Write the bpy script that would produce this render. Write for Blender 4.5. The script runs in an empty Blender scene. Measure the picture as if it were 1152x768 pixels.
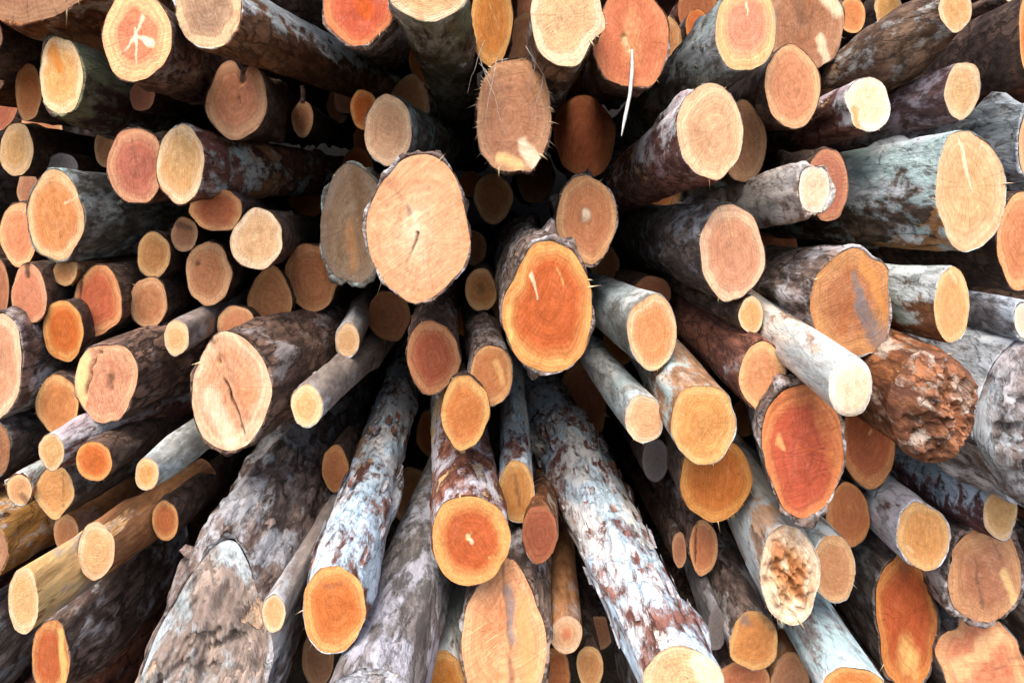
import bpy, math, random
from mathutils import noise, Vector

# x, y, rx, ry (pixels of the 1152x768 photo), depth factor, cut colour, bark kind, options, label
LOGS = [
(30,-62,92,92,0.95,'brown','rust',dict(tail=(300,90)),"rusty brown log body crossing the upper corner above the dark cream-ended log"),
(154,42,37,52,1.0,'heart','brown',dict(m=[(-.03,.08,.2,.42,.03,.09,'w',.7),(.0,.05,.42,-.14,.03,.13,'w',.85),(-.05,0,-.45,-.33,.06,.05,'w',.6),(-.03,0,-.02,-.6,.07,.04,'w',.7),(-.03,.05,-.08,.2,.09,.03,'w',.6)]),"pink-hearted log with a white star-shaped mark and yellow sapwood rim"),
(235,10,38,43,0.94,'ash','lichen',dict(tail=(400,88),bt=.05),"log with greyish cut face and long body, white lichen above and bare orange below"),
(68,86,24,43,1.06,'cream','moss',dict(fix=1,tail=(150,120),m=[(-.3,.6,.0,.2,.3,.2,'o',.8)],bt=.09,rb=1.1),"cream-ended log with orange smear on top and mossy dark bark with a white scar"),
(32,103,15,32,1.25,'peach','dark',dict(),"narrow tan log end half hidden behind the cream-ended mossy log"),
(-38,40,42,40,1.1,'brown','dark',dict(),"dark mossy log body entering under the rusty corner log"),
(-32,86,38,26,1.2,'brown','lichen',dict(),"dark log body with bluish lichen below the mossy body at the frame edge"),
(19,168,19,30,1.12,'yellow','dark',dict(),"small round log with pink heart, alone below the dark gap by the frame edge"),
(160,108,14,17,1.5,'dim','dark',dict(),"small dim brown log end under the star-marked log"),
(266,112,34,45,1.12,'peach','dark',dict(shape=[(78,-.28,12)],m=[(.28,1,.22,.5,.14,.1,'k',.9),(.05,.05,.12,-.1,.06,.03,'k',.5)]),"peach log end with a dark notch cut into its top"),
(340,134,12,21,1.45,'tan','dark',dict(m=[(0,0,0,.1,.2,.2,'b',.5)],stub=1),"tiny pear-shaped tan log end with a twig stub rising from it"),
(118,166,12,22,1.4,'tan','dark',dict(),"narrow tan log end beside the orange log with the dark split"),
(152,187,31,43,1.14,'orange','dark',dict(m=[(-.1,.9,.1,-.2,.05,.02,'b',.7)]),"orange log end with a fine dark split, above the tiny brown end"),
(204,183,26,45,0.98,'cream','peel',dict(tail=(385,205),m=[(-.25,.9,-.1,0,.06,.03,'b',.5)],rb=.92,lm=1.0),"cream-ended log with long red-brown and aqua-flecked body"),
(70,188,17,16,1.5,'grey','dark',dict(),"greyish stub of log behind the pale-rimmed peach log"),
(31,212,12,20,1.4,'peach','dark',dict(),"small pink log end peeping from behind the pale-rimmed peach log"),
(64,243,31,50,1.02,'peach2','lichgrey',dict(tail=(165,246),bt=.05,m=[(.3,.3,.95,.5,.05,.03,'w',.7)]),"peach log with pale rim and grey-green scaly body"),
(22,263,21,36,1.15,'peach','dark',dict(),"orange-pink log end overlapped by the pale-rimmed peach log"),
(152,241,17,13,1.45,'rusty','dark',dict(),"small brown-orange log end beneath the orange log with the dark split"),
(33,331,20,34,1.14,'orange2','dark',dict(m=[(-.1,1,-.05,.55,.22,.12,'k',.8)]),"orange log end with a dark stained top, near the frame edge"),
(0,325,10,33,1.2,'rusty','dark',dict(),"dark orange sliver of log cut off by the frame edge"),
(73,306,14,15,1.3,'tan','tan',dict(fray=10),"small shredded tan log end under the grey-green scaly log"),
(110,338,27,41,1.16,'orange','dark',dict(m=[(-.75,.8,-.8,-.7,.07,.05,'k',.8)],shape=[(128,-.1,20),(-60,-.12,20)]),"deep orange log end with a dark vertical split along one edge"),
(71,372,24,35,1.1,'orange','dark',dict(sap=1),"orange log end with bright yellow rim below the split orange log"),
(0,412,26,57,0.98,'peach2','grey',dict(fix=1,tail=(75,400),bt=.06),"tall pink-cream log cut off by the frame edge, with smooth grey bark"),
(173,286,19,26,1.3,'tan','dark',dict(),"round tan log end above the wider yellow-tan one, beside the grey-green body"),
(168,341,21,28,1.28,'tan','dark',dict(),"yellow-tan log end next to the split orange log"),
(235,307,25,35,1.2,'tan','dark',dict(sap=1,m=[(-.5,.3,-.45,.25,.08,.08,'k',.7)]),"brown-tan log end with yellow rim and small dark pits"),
(207,263,15,19,1.3,'tan','dark',dict(fray=14,m=[(-.5,.6,.5,.3,.3,.2,'b',.8)]),"small frayed tan log end with curled shreds on top"),
(243,236,29,24,1.32,'orange','dark',dict(),"orange half disc of log showing beneath the red-brown aqua-flecked body"),
(290,269,28,33,1.1,'cream','dark',dict(m=[(0,.7,.1,-.2,.04,.02,'o',.6),(.4,.6,.1,-.1,.04,.02,'o',.5)],shape=[(0,-.1,14)],fray=4),"cream log end with ragged edge and faint Y-shaped crack"),
(304,338,24,34,1.42,'dull','dark',dict(shape=[(90,.15,20)]),"dull brown log end narrowing upward, near the cream ragged one"),
(351,312,30,38,1.45,'dull','dark',dict(),"dull tan-brown log end below the grey-rimmed old log"),
(199,380,14,19,1.06,'yellow','smooth',dict(tail=(228,345),bt=.05),"small yellow log end with short grey body rising behind it"),
(266,368,22,25,1.25,'peach','dark',dict(),"peach log end resting just above the pale diagonally cracked log"),
(397,252,37,66,1.28,'oldgrey','lichgrey',dict(bt=.1,m=[(-.1,-.1,-.0,-.7,.25,.25,'o',.45),(.1,.8,.3,.1,.3,.2,'b',.6)]),"old grey-brown log with pale bark rim, half behind the biggest pale round log"),
(472,260,58,82,0.98,'main','grey',dict(bt=.055,rb=1.0,big=1,rim=1,m=[(-.03,-.05,-.26,-.55,.035,.02,'k',.85),(.0,.3,.0,-.3,.3,.35,'w',.3),(-.2,.0,-.5,-.2,.3,.2,'w',.25),(-.25,.35,-.2,.25,.05,.05,'b',.6),(.45,.85,.6,-.6,.2,.3,'o',.55),(.2,.9,.3,.2,.06,.05,'o',.5),(-.6,.7,-.3,.5,.25,.1,'b',.35)]),"biggest pale round log with flaky bark ring and one dark crack"),
(541,326,18,24,1.45,'tan','dark',dict(m=[(0,0,0,.05,.35,.35,'b',.6)]),"small tan log with dark core between the two largest centre logs"),
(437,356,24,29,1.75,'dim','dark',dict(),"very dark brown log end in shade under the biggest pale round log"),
(391,382,13,19,1.2,'yellow','smooth',dict(tail=(402,340),bt=.1),"small tan log end with grey body, over the thick brown cracked log"),
(486,402,29,42,1.14,'orange','brown',dict(tail=(480,350),bt=.06),"orange log end with brown bark below the biggest pale round log"),
(554,421,24,34,1.16,'peach','grey',dict(tail=(528,365),bt=.07,m=[(.2,.4,.5,-.2,.2,.2,'y',.6)]),"tan-orange log end with pale bark ring under the egg-shaped log"),
(523,464,27,41,1.06,'orange3','dark',dict(),"pale-bottomed orange log end above the flaking rust-and-white body"),
(529,608,45,51,0.98,'orangebig','flake',dict(tail=(505,450),bt=.03,sap=1,m=[(-.05,.05,.05,-.05,.07,.07,'w',.8),(-.1,.0,.15,.2,.04,.03,'y',.6),(.5,-.4,.65,-.55,.05,.03,'y',.9),(-.45,.0,-.45,-.6,.04,.03,'y',.3)]),"large orange round log with yellow rim, flaking red and tan bark above it"),
(614,346,50,73,1.0,'redegg','grey',dict(tail=(572,262),bt=.055,big=1,rim=1,shape=[(138,-.10,26),(75,.03,20)],m=[(-.35,.55,-.2,.2,.08,.04,'w',.8),(.25,.6,.4,.35,.05,.03,'y',.45),(-.85,.0,-.8,-.5,.1,.1,'y',.5)]),"egg-shaped red-orange log with pale bark ring in the middle of the pile"),
(660,246,33,49,1.22,'peach','grey',dict(bt=.05,fray=5,m=[(-.1,.12,-.02,.1,.28,.28,'b',.5),(-.06,.12,.0,.1,.14,.14,'w',1)]),"orange-pink log end with a white core spot"),
(656,153,34,46,1.6,'dull2','dark',dict(),"shaded dark orange log end under the odd-shaped orange log"),
(577,130,43,68,1.12,'dull','brown',dict(fray=60,bt=.03,threads=1,m=[(.3,-.5,.6,-.8,.2,.2,'w',.8),(-.4,-.7,.2,-.9,.1,.15,'y',.7)]),"dull brown log end with frayed lower edge and pale thread-like splinters"),
(437,148,27,40,1.14,'yellow2','lichgrey',dict(tail=(520,172)),"tan-yellow log end in front of a dark gap, grey body behind"),
(409,123,15,23,1.3,'orange','dark',dict(),"small orange log end tucked behind the tan-yellow one"),
(404,4,41,46,1.0,'pink','grey',dict(bt=.07,fray=8,fa=-80,m=[(0,.3,.2,-.2,.4,.3,'r',.6)]),"pink-red log end with ragged grey bark fringe at the upper edge"),
(482,-12,44,36,0.93,'cream','mossgreen',dict(tail=(512,130),bt=.04,rb=1.0),"upright-looking mossy green-grey log with cream end at the upper edge"),
(553,26,23,48,1.25,'peach','dark',dict(m=[(-.2,.6,.4,-.2,.03,.02,'w',.6)]),"tall tan-orange log end squeezed beside the mossy green-grey log"),
(637,20,40,54,0.98,'cream','brownlich',dict(tail=(612,118),shape=[(-10,.1,14),(-75,.06,12),(-40,-.1,18)],fray=10,fa=-40,m=[(-.3,.9,-.2,-.4,.04,.03,'b',.4),(.3,.3,.2,-.2,.1,.1,'o',.3)]),"pale cream log end with broken edge and brown body below"),
(711,44,43,58,1.04,'orange4','brown',dict(bt=.03,shape=[(160,-.12,14),(60,.02,20),(200,.04,16)],m=[(-.2,.0,-.05,-.4,.05,.03,'w',.9),(-.25,.05,-.15,-.25,.09,.04,'k',.5),(.0,.3,.0,-.3,.4,.4,'y',.35)],strip=1),"odd-shaped orange log end with a long white splinter hanging from it"),
(838,32,33,50,1.0,'pinkcore','lichgrey',dict(sap=1,tail=(765,95),m=[(.05,.6,.05,.3,.05,.03,'w',.8)]),"orange log with yellow rim, pinkish speckled core and grey striped body"),
(800,147,37,54,0.98,'yellow2','redwhite',dict(tail=(690,222),bt=.01),"pale yellow log end on a red-brown and white peeling body"),
(836,160,25,44,1.2,'dull','dark',dict(),"brown log end showing as a crescent behind the pale yellow log"),
(890,98,31,47,1.06,'peach','dark',dict(),"peach oval log end below the ragged brown one"),
(906,28,43,54,1.16,'dull3','brown',dict(m=[(.5,.7,.8,.3,.25,.2,'w',.8),(.4,-.3,.6,-.8,.15,.1,'w',.9),(-.2,.5,-.1,.1,.2,.2,'b',.6),(.2,.4,.1,-.3,.05,.05,'b',.7)],shape=[(0,.04,30)]),"large ragged brown log end with white chipped patches"),
(935,97,16,18,1.4,'rusty','dark',dict(),"small rusty orange log end behind the peach oval"),
(959,17,15,21,1.3,'peach','dark',dict(),"small orange log end next to the ragged brown one at the upper edge"),
(999,11,16,22,1.15,'cream','dark',dict(),"small cream log end in front of the broad knotted body at the upper edge"),
(1074,10,19,25,0.98,'cream','brownlich',dict(tail=(935,100),rb=1.75,off=(-.6,-.45)),"broad knotted brown body with a cream cut end at the upper edge"),
(976,118,24,31,1.06,'white','redwhite',dict(tail=(915,150),shape=[(200,-.2,20),(40,.05,14)],m=[(-.7,-.2,-.5,-.8,.25,.2,'o',.7)]),"white faceted log end on a short purplish peeling body"),
(1082,100,19,32,0.98,'cream2','purple',dict(tail=(960,168)),"cream log end on a long dark purplish body"),
(1131,71,18,33,1.02,'peach','dark',dict(tail=(1040,110)),"pink-orange log end on a dark body near the upper corner"),
(1150,-6,22,12,0.98,'cream','brown',dict(),"sliver of cream log end at the very corner"),
(1158,40,12,50,0.95,'peach','dark',dict(),"pinkish strip of log cut off by the frame edge near the corner"),
(1160,165,14,42,0.94,'peach','bluelich',dict(tail=(1060,190),bt=.15,rb=1.3),"bluish lichened body with a pink sliver of cut end at the frame edge"),
(1090,213,39,68,0.92,'yellow3','aqua',dict(tail=(900,228),bt=.01,rb=1.02,big=1,m=[(-.25,.75,.1,-.05,.08,.03,'w',.95)]),"big pale yellow log end on a wide aqua-lichened body with rotten underside"),
(1150,272,30,53,1.02,'peach','dark',dict(),"peach log end cut off by the frame edge under the big pale yellow log"),
(916,213,18,27,1.02,'white','white',dict(tail=(855,238),bt=.25,rb=1.1,fray=4),"small white log end on a pale whitish peeling body"),
(931,208,23,43,1.25,'rusty','dark',dict(),"brown-orange log end directly behind the small white log"),
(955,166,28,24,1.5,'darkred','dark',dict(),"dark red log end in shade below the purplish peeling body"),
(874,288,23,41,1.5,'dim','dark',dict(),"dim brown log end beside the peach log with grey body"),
(823,285,36,54,1.04,'peach2','darkgrey',dict(tail=(705,262),bt=.03,sap=1,m=[(-.2,.85,.05,.4,.05,.03,'y',.8),(.1,.1,.1,-.3,.2,.2,'p',.3)]),"peach log with yellow rim on a dark grey body, right of the white core log".replace('right of','facing')),
(845,354,14,21,1.02,'cream','dark',dict(tail=(780,330)),"small bright cream log end below the peach log with yellow rim"),
(733,373,28,40,1.08,'cream3','aquasmooth',dict(tail=(655,320),fray=8,fa=-90),"peach-cream log end on a smooth aqua-grey body"),
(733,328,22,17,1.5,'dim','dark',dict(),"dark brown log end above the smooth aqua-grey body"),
(724,471,21,28,1.06,'cream2','aquasmooth',dict(tail=(655,385),fray=6,fa=-90),"cream log end with frayed foot on a slim smooth grey body"),
(790,477,36,45,1.04,'peach3','tanaqua',dict(tail=(745,375)),"wide peach-cream log end on a body half tan and half aqua"),
(858,423,26,38,1.1,'peach','redbrown',dict(tail=(780,362),bt=.05,sap=1),"peach log with yellow rim and dark red-brown body, beside the white birch"),
(839,470,16,23,1.35,'rusty','dark',dict(),"small orange-brown log end wedged beside the wide peach-cream log"),
(956,434,24,35,0.92,'white','birch',dict(tail=(862,338),bt=.02,dome=.22),"white birch log with rounded white end"),
(957,343,46,62,1.08,'rustcut','grey',dict(bt=.04,tail=(890,330),shape=[(0,-.08,30),(40,.08,14),(-45,.1,14),(62,-.06,10)],m=[(.05,.5,.3,-.1,.10,.18,'s',.75),(.3,-.1,.8,-.7,.25,.3,'s',.7),(.3,.7,.9,-.1,.2,.15,'o',.7),(-.4,.3,.0,-.1,.03,.03,'w',.2)]),"brown-orange log end with a dark grey stain and flattened side"),
(903,503,47,73,0.99,'red','grey',dict(bt=.13,big=1,rim=0,shape=[(80,-.08,24),(45,-.03,20)],m=[(-.6,.1,-.5,.0,.12,.08,'y',.6),(.0,-.1,.3,-.5,.04,.03,'r',.8),(-.1,.0,.9,-.1,.03,.02,'r',.8),(.4,.6,.8,-.2,.2,.25,'o',.5)]),"large red-orange log with thick grey bark beneath the white birch"),
(977,495,30,54,1.14,'red2','dark',dict(m=[(.0,.15,.1,.2,.05,.05,'y',.7)],sap=1),"red-orange log end behind the large red thick-barked log"),
(1071,343,20,41,1.0,'peach3','mosswhite',dict(tail=(985,335),m=[(-.1,.9,.2,.6,.1,.1,'w',.5)],shape=[(90,.08,14)]),"tan log end on a mossy grey-green body with rusty underside"),
(1015,394,11,17,1.15,'peach','aquasmooth',dict(tail=(990,380),bt=.1),"tiny peach log end between the mossy body and the rust-brown rotten log"),
(1152,360,11,19,0.97,'white','bluegrey',dict(tail=(1080,348),bt=.2),"slim blue-grey log with a white cut end at the frame edge"),
(1184,470,88,100,0.86,'silverend','silver',dict(fix=1,big=1,dome=.55,rough=.09,tail=(1030,415),rb=1.0),"massive silver-grey log with a bulging rounded end at the frame edge"),
(1045,456,46,64,0.99,'rotten','rust',dict(tail=(960,400),rough=.05,dome=.75,bt=.0,big=1),"rust-brown rotten broken log end beside the massive silver-grey log"),
(1037,603,28,35,1.0,'peach3','flakewhite',dict(fix=1,tail=(985,540),bt=.05,m=[(-.7,-.3,-.4,-.5,.12,.1,'w',.5)]),"peach log with a white and red-brown flaking body"),
(1125,578,19,29,0.98,'cream2','purpleblue',dict(tail=(1005,515),rb=1.15,fray=6,fa=0),"cream log end with a dark purplish body streaked bluish white"),
(1108,644,43,56,1.0,'rustcut','grey',dict(fix=1,bt=.12,shape=[(130,-.08,30)],m=[(-.3,.4,-.1,-.7,.05,.07,'b',.7),(.5,.0,.8,-.6,.14,.16,'y',.7),(.2,.7,.5,.2,.08,.05,'b',.5)]),"broken salmon-brown log end with thick bark and a dark groove"),
(1018,694,35,72,1.0,'red','darkgrey',dict(irr=.2,bt=.06,tail=(965,600),shape=[(100,-.05,16)],m=[(.0,-.5,.2,-.6,.4,.3,'y',.6),(-.1,.9,.1,.7,.2,.2,'b',.5)]),"tall narrow red-orange log end on a dark body"),
(1104,745,44,46,0.98,'orange5','darkgrey',dict(irr=.16,bt=.03,tail=(1040,670),tilt=(-.3,.4),shape=[(120,-.2,22),(20,-.08,14)],m=[(.3,-.1,.9,.3,.05,.08,'b',.5),(-.5,-.2,.5,.6,.3,.2,'y',.6)]),"split yellow-orange log end at the lower corner"),
(1152,762,22,26,1.15,'rusty','dark',dict(),"dark orange log end in the lower corner behind the split yellow-orange log"),
(954,580,25,36,1.3,'rusty','dark',dict(),"brown-orange log end in shade under the red-orange log"),
(939,640,24,37,1.04,'tan2','aquasmooth',dict(tail=(895,575),bt=.05),"tan-orange log end with an aqua band of bark, beside the rusty broken log"),
(888,648,33,54,0.96,'rottenwhite','birch',dict(tail=(850,560),rough=1,fray=22,fa=-90,bt=.03,m=[(-.4,.4,.5,-.2,.42,.42,'R',.9),(.1,-.75,.2,-.6,.2,.15,'w',.9),(-.2,.3,-.15,.2,.12,.1,'w',.9),(.6,-.1,.6,-.25,.18,.14,'w',.9)]),"broken white log end with a rusty rotten core"),
(848,722,28,31,1.0,'peach','grey',dict(tail=(818,630),m=[(.3,.9,.8,.5,.2,.2,'b',.7),(-.5,.9,-.2,.6,.2,.2,'s',.6)],shape=[(100,.2,40)]),"tan-orange log end with stained top, alone near the lower edge"),
(804,538,38,47,1.2,'dull3b','dark',dict(fray=12,fa=-50),"brown-orange log end with splintered foot under the wide peach-cream log"),
(737,517,15,25,1.35,'slate','dark',dict(),"slate-grey weathered log end beneath the slim smooth grey body"),
(792,615,16,32,1.16,'peach','brown',dict(tail=(765,570),m=[(-.5,.8,-.6,-.5,.1,.08,'k',.8)],fray=6),"narrow split tan log end under the splintered brown-orange one"),
(764,618,8,20,1.2,'peach','brown',dict(),"thin tan sliver of log beside the narrow split one"),
(958,778,34,30,0.93,'peach','whiteaqua',dict(tail=(905,665),bt=.04),"silvery white body with aqua band and orange end at the lower edge"),
(768,768,46,40,0.82,'yellow3','whitelong',dict(tail=(612,432),bt=.03,big=1,rb=1.7,srb=1.35,lb=1.7,flakes=110,m=[(.5,.6,.9,-.3,.4,.4,'w',.9)]),"long white peeling log reaching out over the pile to the lower edge"),
(655,455,27,54,2.2,'rusty','dark',dict(fix=1),"brown-orange log end behind the top of the long white peeling log"),
(580,553,20,34,1.14,'tan2','whitelong',dict(tail=(574,470),bt=.02,m=[(.0,.5,.2,-.3,.15,.15,'b',.6)]),"short white-barked log with tan end beside the long white peeling log"),
(375,684,35,48,0.9,'orange3','whiteflake',dict(tail=(452,415),bt=.02,big=1,rb=1.12,flakes=50,m=[(-.3,.5,.2,.6,.12,.12,'b',.5)],fray=6,fa=-120),"long bluish-white flaking log with round orange end"),
(308,690,13,21,0.98,'cream','smooth',dict(tail=(345,625),bt=.08),"little cream log end with grey body beside the huge weathered log"),
(377,527,16,26,1.4,'rusty','dark',dict(),"small orange-brown log end half hidden by the bluish-white flaking log"),
(345,456,17,24,0.92,'yellow','smooth',dict(tail=(418,390),bt=.05),"small yellow log end with brownish grey body under the tiny tan one"),
(259,440,45,66,1.0,'cream3','brown',dict(tail=(395,372),bt=.08,rb=1.02,big=1,shape=[(60,-.03,30),(150,-.06,20)],m=[(-.5,.98,.4,-.85,.028,.04,'k',.9),(-.3,.8,.5,-.5,.08,.1,'b',.4),(.3,.1,.5,-.1,.25,.25,'o',.5),(-.5,-.1,.0,-.8,.3,.25,'w',.6)]),"pale oval log split by a long diagonal crack, thick brown bark behind"),
(120,432,36,46,1.0,'salmon','brown',dict(irr=.15,tail=(225,388),bt=.04,rb=1.05,shape=[(160,-.1,20),(35,.05,20)],m=[(-.75,.6,-.8,-.5,.3,.15,'y',.8),(-.2,.9,-.7,-.3,.04,.05,'k',.8),(.1,.1,.15,-.1,.15,.12,'k',.6)]),"broken pinkish log end with a V-shaped split and brown scaly body"),
(58,508,13,21,0.92,'cream','redwhite',dict(tail=(232,440),rb=1.3,off=(0.25,.1),lm=.6),"small cream end of a long thin purplish log lying across others"),
(65,455,24,34,1.12,'peach','dark',dict(sap=1),"peach log end above the long thin purplish log"),
(106,518,20,22,1.12,'orange','dark',dict(sap=1),"bright orange crescent of log under the long thin purplish log"),
(62,552,20,28,1.0,'peach3','darkgrey',dict(tail=(150,525),m=[(.4,.9,.45,-.9,.03,.03,'b',.7)],shape=[(-90,.1,16)]),"peach log end with a straight crack near its edge, under the small cream end"),
(165,533,13,18,1.0,'yellow','aquasmooth',dict(tail=(262,462),rb=1.3,off=(.3,.15)),"small yellow end on a tapering aqua-grey body"),
(75,600,14,22,1.06,'peach','tan',dict(len=.6,tail=(155,565)),"narrow peach log end beside the cream-ended peeled brown log"),
(108,618,20,32,0.96,'cream2','tan',dict(fix=1,len=.55,tail=(225,548),bt=.01),"cream log end on a smooth peeled brown body"),
(27,675,18,37,0.90,'cream2','tangrey',dict(fix=1,len=.8,tail=(170,618),bt=.01),"cream log end on a peeled yellowish body with grey patches"),
(57,738,20,42,0.99,'orange','greybrown',dict(len=.7,fix=1,tail=(150,660),bt=.03,rb=1.45,off=(.3,0),m=[(.6,.6,.7,-.6,.2,.2,'y',.8)]),"orange log end on a grey-brown body at the lower edge"),
(186,585,15,23,1.25,'orange','dark',dict(sap=1),"small bright orange log end beside the huge weathered log"),
(222,775,70,118,0.84,'weather','silverbrown',dict(fix=1,tail=(300,500),rb=1.12,bt=.09,big=1,tilt=(.1,.75),dome=.42,rough=.02,shape=[(60,-.05,24),(120,-.05,24)],lobe=1,ft=1),"huge weathered grey log with slanted pointed cut at the lower edge"),
(-32,505,44,44,1.0,'brown','darkgrey',dict(),"dark greyish body entering at the frame edge below the tall pink-cream log"),
(22,550,14,17,0.98,'yellow2','lichen',dict(fray=10,bt=.15,m=[(.2,-.4,.5,-.7,.3,.3,'b',.8)]),"small jagged yellowish broken log end at the frame edge"),
(-40,620,50,44,1.0,'brown','rustlich',dict(tail=(75,575)),"brown and orange scaly body with white lichen at the frame edge"),
(-46,800,44,66,1.1,'brown','greybrown',dict(tail=(60,720)),"grey-brown bark body in the lower corner"),
(567,718,46,66,0.95,'salmon2','greybrown',dict(bt=.13,tail=(588,590),tilt=(0,.45),big=1,shape=[(90,.1,26)],m=[(.0,.9,.25,-.9,.06,.08,'b',.7),(.15,.6,.2,.0,.14,.1,'s',.7),(.5,.5,.55,-.7,.2,.2,'o',.7)]),"pointed pinkish log end with a long dark streak near the lower edge"),
(637,713,18,22,1.04,'yellow','tan',dict(tail=(640,640),m=[(0,0,.02,.05,.4,.4,'r',.8)]),"small yellow log end with an orange core"),
(618,758,24,34,1.1,'rusty','brown',dict(),"orange-brown log end at the lower edge below the orange-cored one"),
(664,750,15,24,1.12,'tan2','dark',dict(),"tan log end squeezed against the long white peeling log"),
(418,806,54,56,0.88,'greyfuzz','greyfuzz',dict(tail=(490,600),rb=1.0),"thick fuzzy grey bark log rising from the lower edge"),
(500,775,27,42,1.08,'tan2','lichen',dict(tail=(515,690)),"dark lichen-spotted log at the lower edge beside the fuzzy grey one"),
(508,668,21,27,1.35,'dull2','dark',dict(),"shaded brown log end under the large orange round log"),
(358,738,18,34,1.15,'dull','dark',dict(),"dim tan log end below the bluish-white flaking log"),
(306,760,15,22,1.15,'rusty','dark',dict(),"dark orange log end at the lower edge beside the huge weathered log"),
(806,706,10,26,1.1,'slate','bluegrey',dict(tail=(790,620)),"thin grey-ended log next to the tan-orange one with stained top"),
(835,764,32,22,1.1,'dull3b','brown',dict(),"orange-brown log end cut by the lower edge under the stained tan one"),
(888,770,22,36,1.05,'dull','tan',dict(tail=(870,690)),"brown peeled body beside the silvery white one at the lower edge"),
(607,600,20,32,1.35,'dull2','rust',dict(),"orange-brown shredded bark end between the pointed and the long white log"),
]
# depth of each cut face and the drift of its stem
SOLVED = [[1.024, -4.9, 13.4],[0.921, -152.9, 54.3],[0.94, 42.9, 53.1],[1.06, -80.2, -24.6],[1.2, -175.9, 40.9],[1.102, -170.3, 60.2],[1.32, -177.7, 45.2],[1.266, -183.6, 24.2],[1.189, -148.8, 65.8],[1.118, -162.6, 68.6],[1.45, -123.8, 55.6],[1.4, -179.4, 27.7],[1.084, -175.6, 20.4],[1.039, -9.4, 21.4],[1.339, -178.1, 17.4],[1.4, -181.3, 7.8],[1.106, -10.0, -17.5],[1.15, -181.3, -9.3],[1.496, -181.5, -2.6],[1.088, -184.5, -20.1],[1.2, -179.2, -28.6],[1.131, -175.1, -24.8],[1.143, -157.3, -12.4],[1.098, -196.2, -39.1],[1.049, -62.4, -47.3],[1.196, -171.4, -38.3],[1.187, -168.4, -45.9],[1.196, -180.4, -37.5],[1.212, -175.9, -22.4],[1.127, -168.3, -13.8],[1.098, -151.2, -18.7],[1.282, -145.7, -45.7],[1.333, -110.5, -39.9],[1.083, -80.5, 15.3],[1.209, -148.9, -102.3],[1.235, -88.3, -5.9],[0.959, -49.3, -14.7],[1.381, -6.8, -42.1],[1.429, -50.7, -47.1],[1.234, -73.9, 40.8],[1.143, -51.2, 26.6],[1.083, -60.9, 0.8],[1.041, -20.9, -129.4],[1.005, -76.0, 5.2],[1.0, -12.1, 11.2],[1.22, 51.6, -5.6],[1.601, 51.3, 45.5],[1.104, -2.5, 52.2],[1.14, 38.1, 39.0],[1.3, -85.8, 61.6],[1.005, -88.6, 127.1],[0.928, -10.5, -12.7],[1.25, -6.6, 115.0],[1.004, 8.7, 8.0],[1.066, 80.3, 105.1],[1.0, 14.5, -20.1],[0.973, 5.7, -53.3],[1.146, 142.9, 42.2],[1.039, 165.7, 70.7],[1.199, 154.8, 93.0],[1.882, 168.5, 63.1],[1.3, 158.8, 87.9],[1.39, 161.4, 85.0],[0.953, 22.4, -73.1],[1.027, 55.3, -25.4],[0.968, 14.1, -48.7],[1.411, 67.4, -18.8],[0.98, 167.8, 69.1],[0.908, 195.7, 40.4],[1.055, 71.8, -39.3],[0.924, -5.7, -10.4],[1.0, 182.4, -20.5],[0.945, 22.4, -54.6],[1.03, 155.2, 19.0],[1.477, 176.8, 32.5],[1.683, 163.5, 10.4],[1.028, 15.2, 1.9],[1.029, 6.9, -0.2],[1.08, -24.8, -28.2],[1.361, 78.6, -45.9],[1.047, -20.1, -12.8],[0.971, 35.3, 38.8],[0.976, 27.5, 22.9],[1.516, 137.5, -120.0],[0.81, 19.3, 72.0],[0.943, 44.4, -39.3],[0.93, 230.0, -43.9],[1.074, 150.6, -99.6],[0.882, 48.9, -53.8],[1.457, 77.4, -20.9],[0.892, 77.1, -17.9],[0.905, 4.9, -19.9],[0.875, 46.4, 36.5],[1.007, 64.3, -30.6],[0.978, -14.8, -41.1],[1.021, 144.8, -84.9],[1.084, 79.0, -4.9],[1.056, 66.1, -49.8],[1.15, 135.1, -121.3],[1.082, 108.2, -118.6],[1.004, 44.7, -33.6],[0.961, 79.9, 19.7],[1.021, 83.7, -6.6],[1.053, 96.5, -135.0],[1.246, 79.7, -152.7],[1.134, 44.6, -66.7],[1.16, 76.6, -163.0],[0.932, 68.2, 5.4],[0.77, -52.5, -17.3],[2.127, 56.5, -123.3],[1.133, 3.4, 5.3],[0.881, -42.3, 26.9],[0.869, -26.1, -65.1],[1.228, -77.7, -144.2],[1.006, -1.0, -29.6],[0.991, 30.9, -54.1],[1.032, -8.4, -6.0],[0.968, 33.8, -44.7],[1.082, -152.0, -83.5],[0.968, -146.8, -101.5],[1.008, -17.6, -78.9],[1.0, -5.5, -1.5],[1.078, -30.0, -63.3],[0.954, 31.7, -64.6],[0.877, 48.1, -58.2],[0.99, -40.2, -76.7],[1.04, -118.1, -121.2],[0.85, -65.7, 34.8],[1.04, -170.5, -80.3],[0.995, -157.0, -91.1],[1.0, -17.8, -78.3],[1.1, -30.8, -62.8],[1.023, 54.3, -7.3],[1.049, 50.4, -62.7],[1.107, 18.3, -180.6],[1.12, 34.3, -178.2],[0.822, 37.8, 0.4],[1.028, 18.2, -71.0],[1.54, -24.0, -178.7],[1.15, -69.1, -167.8],[1.149, -80.3, -162.8],[1.054, 76.6, -26.1],[1.066, 78.6, -160.7],[1.069, 73.8, -40.5],[1.059, 61.5, -170.9]]
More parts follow.
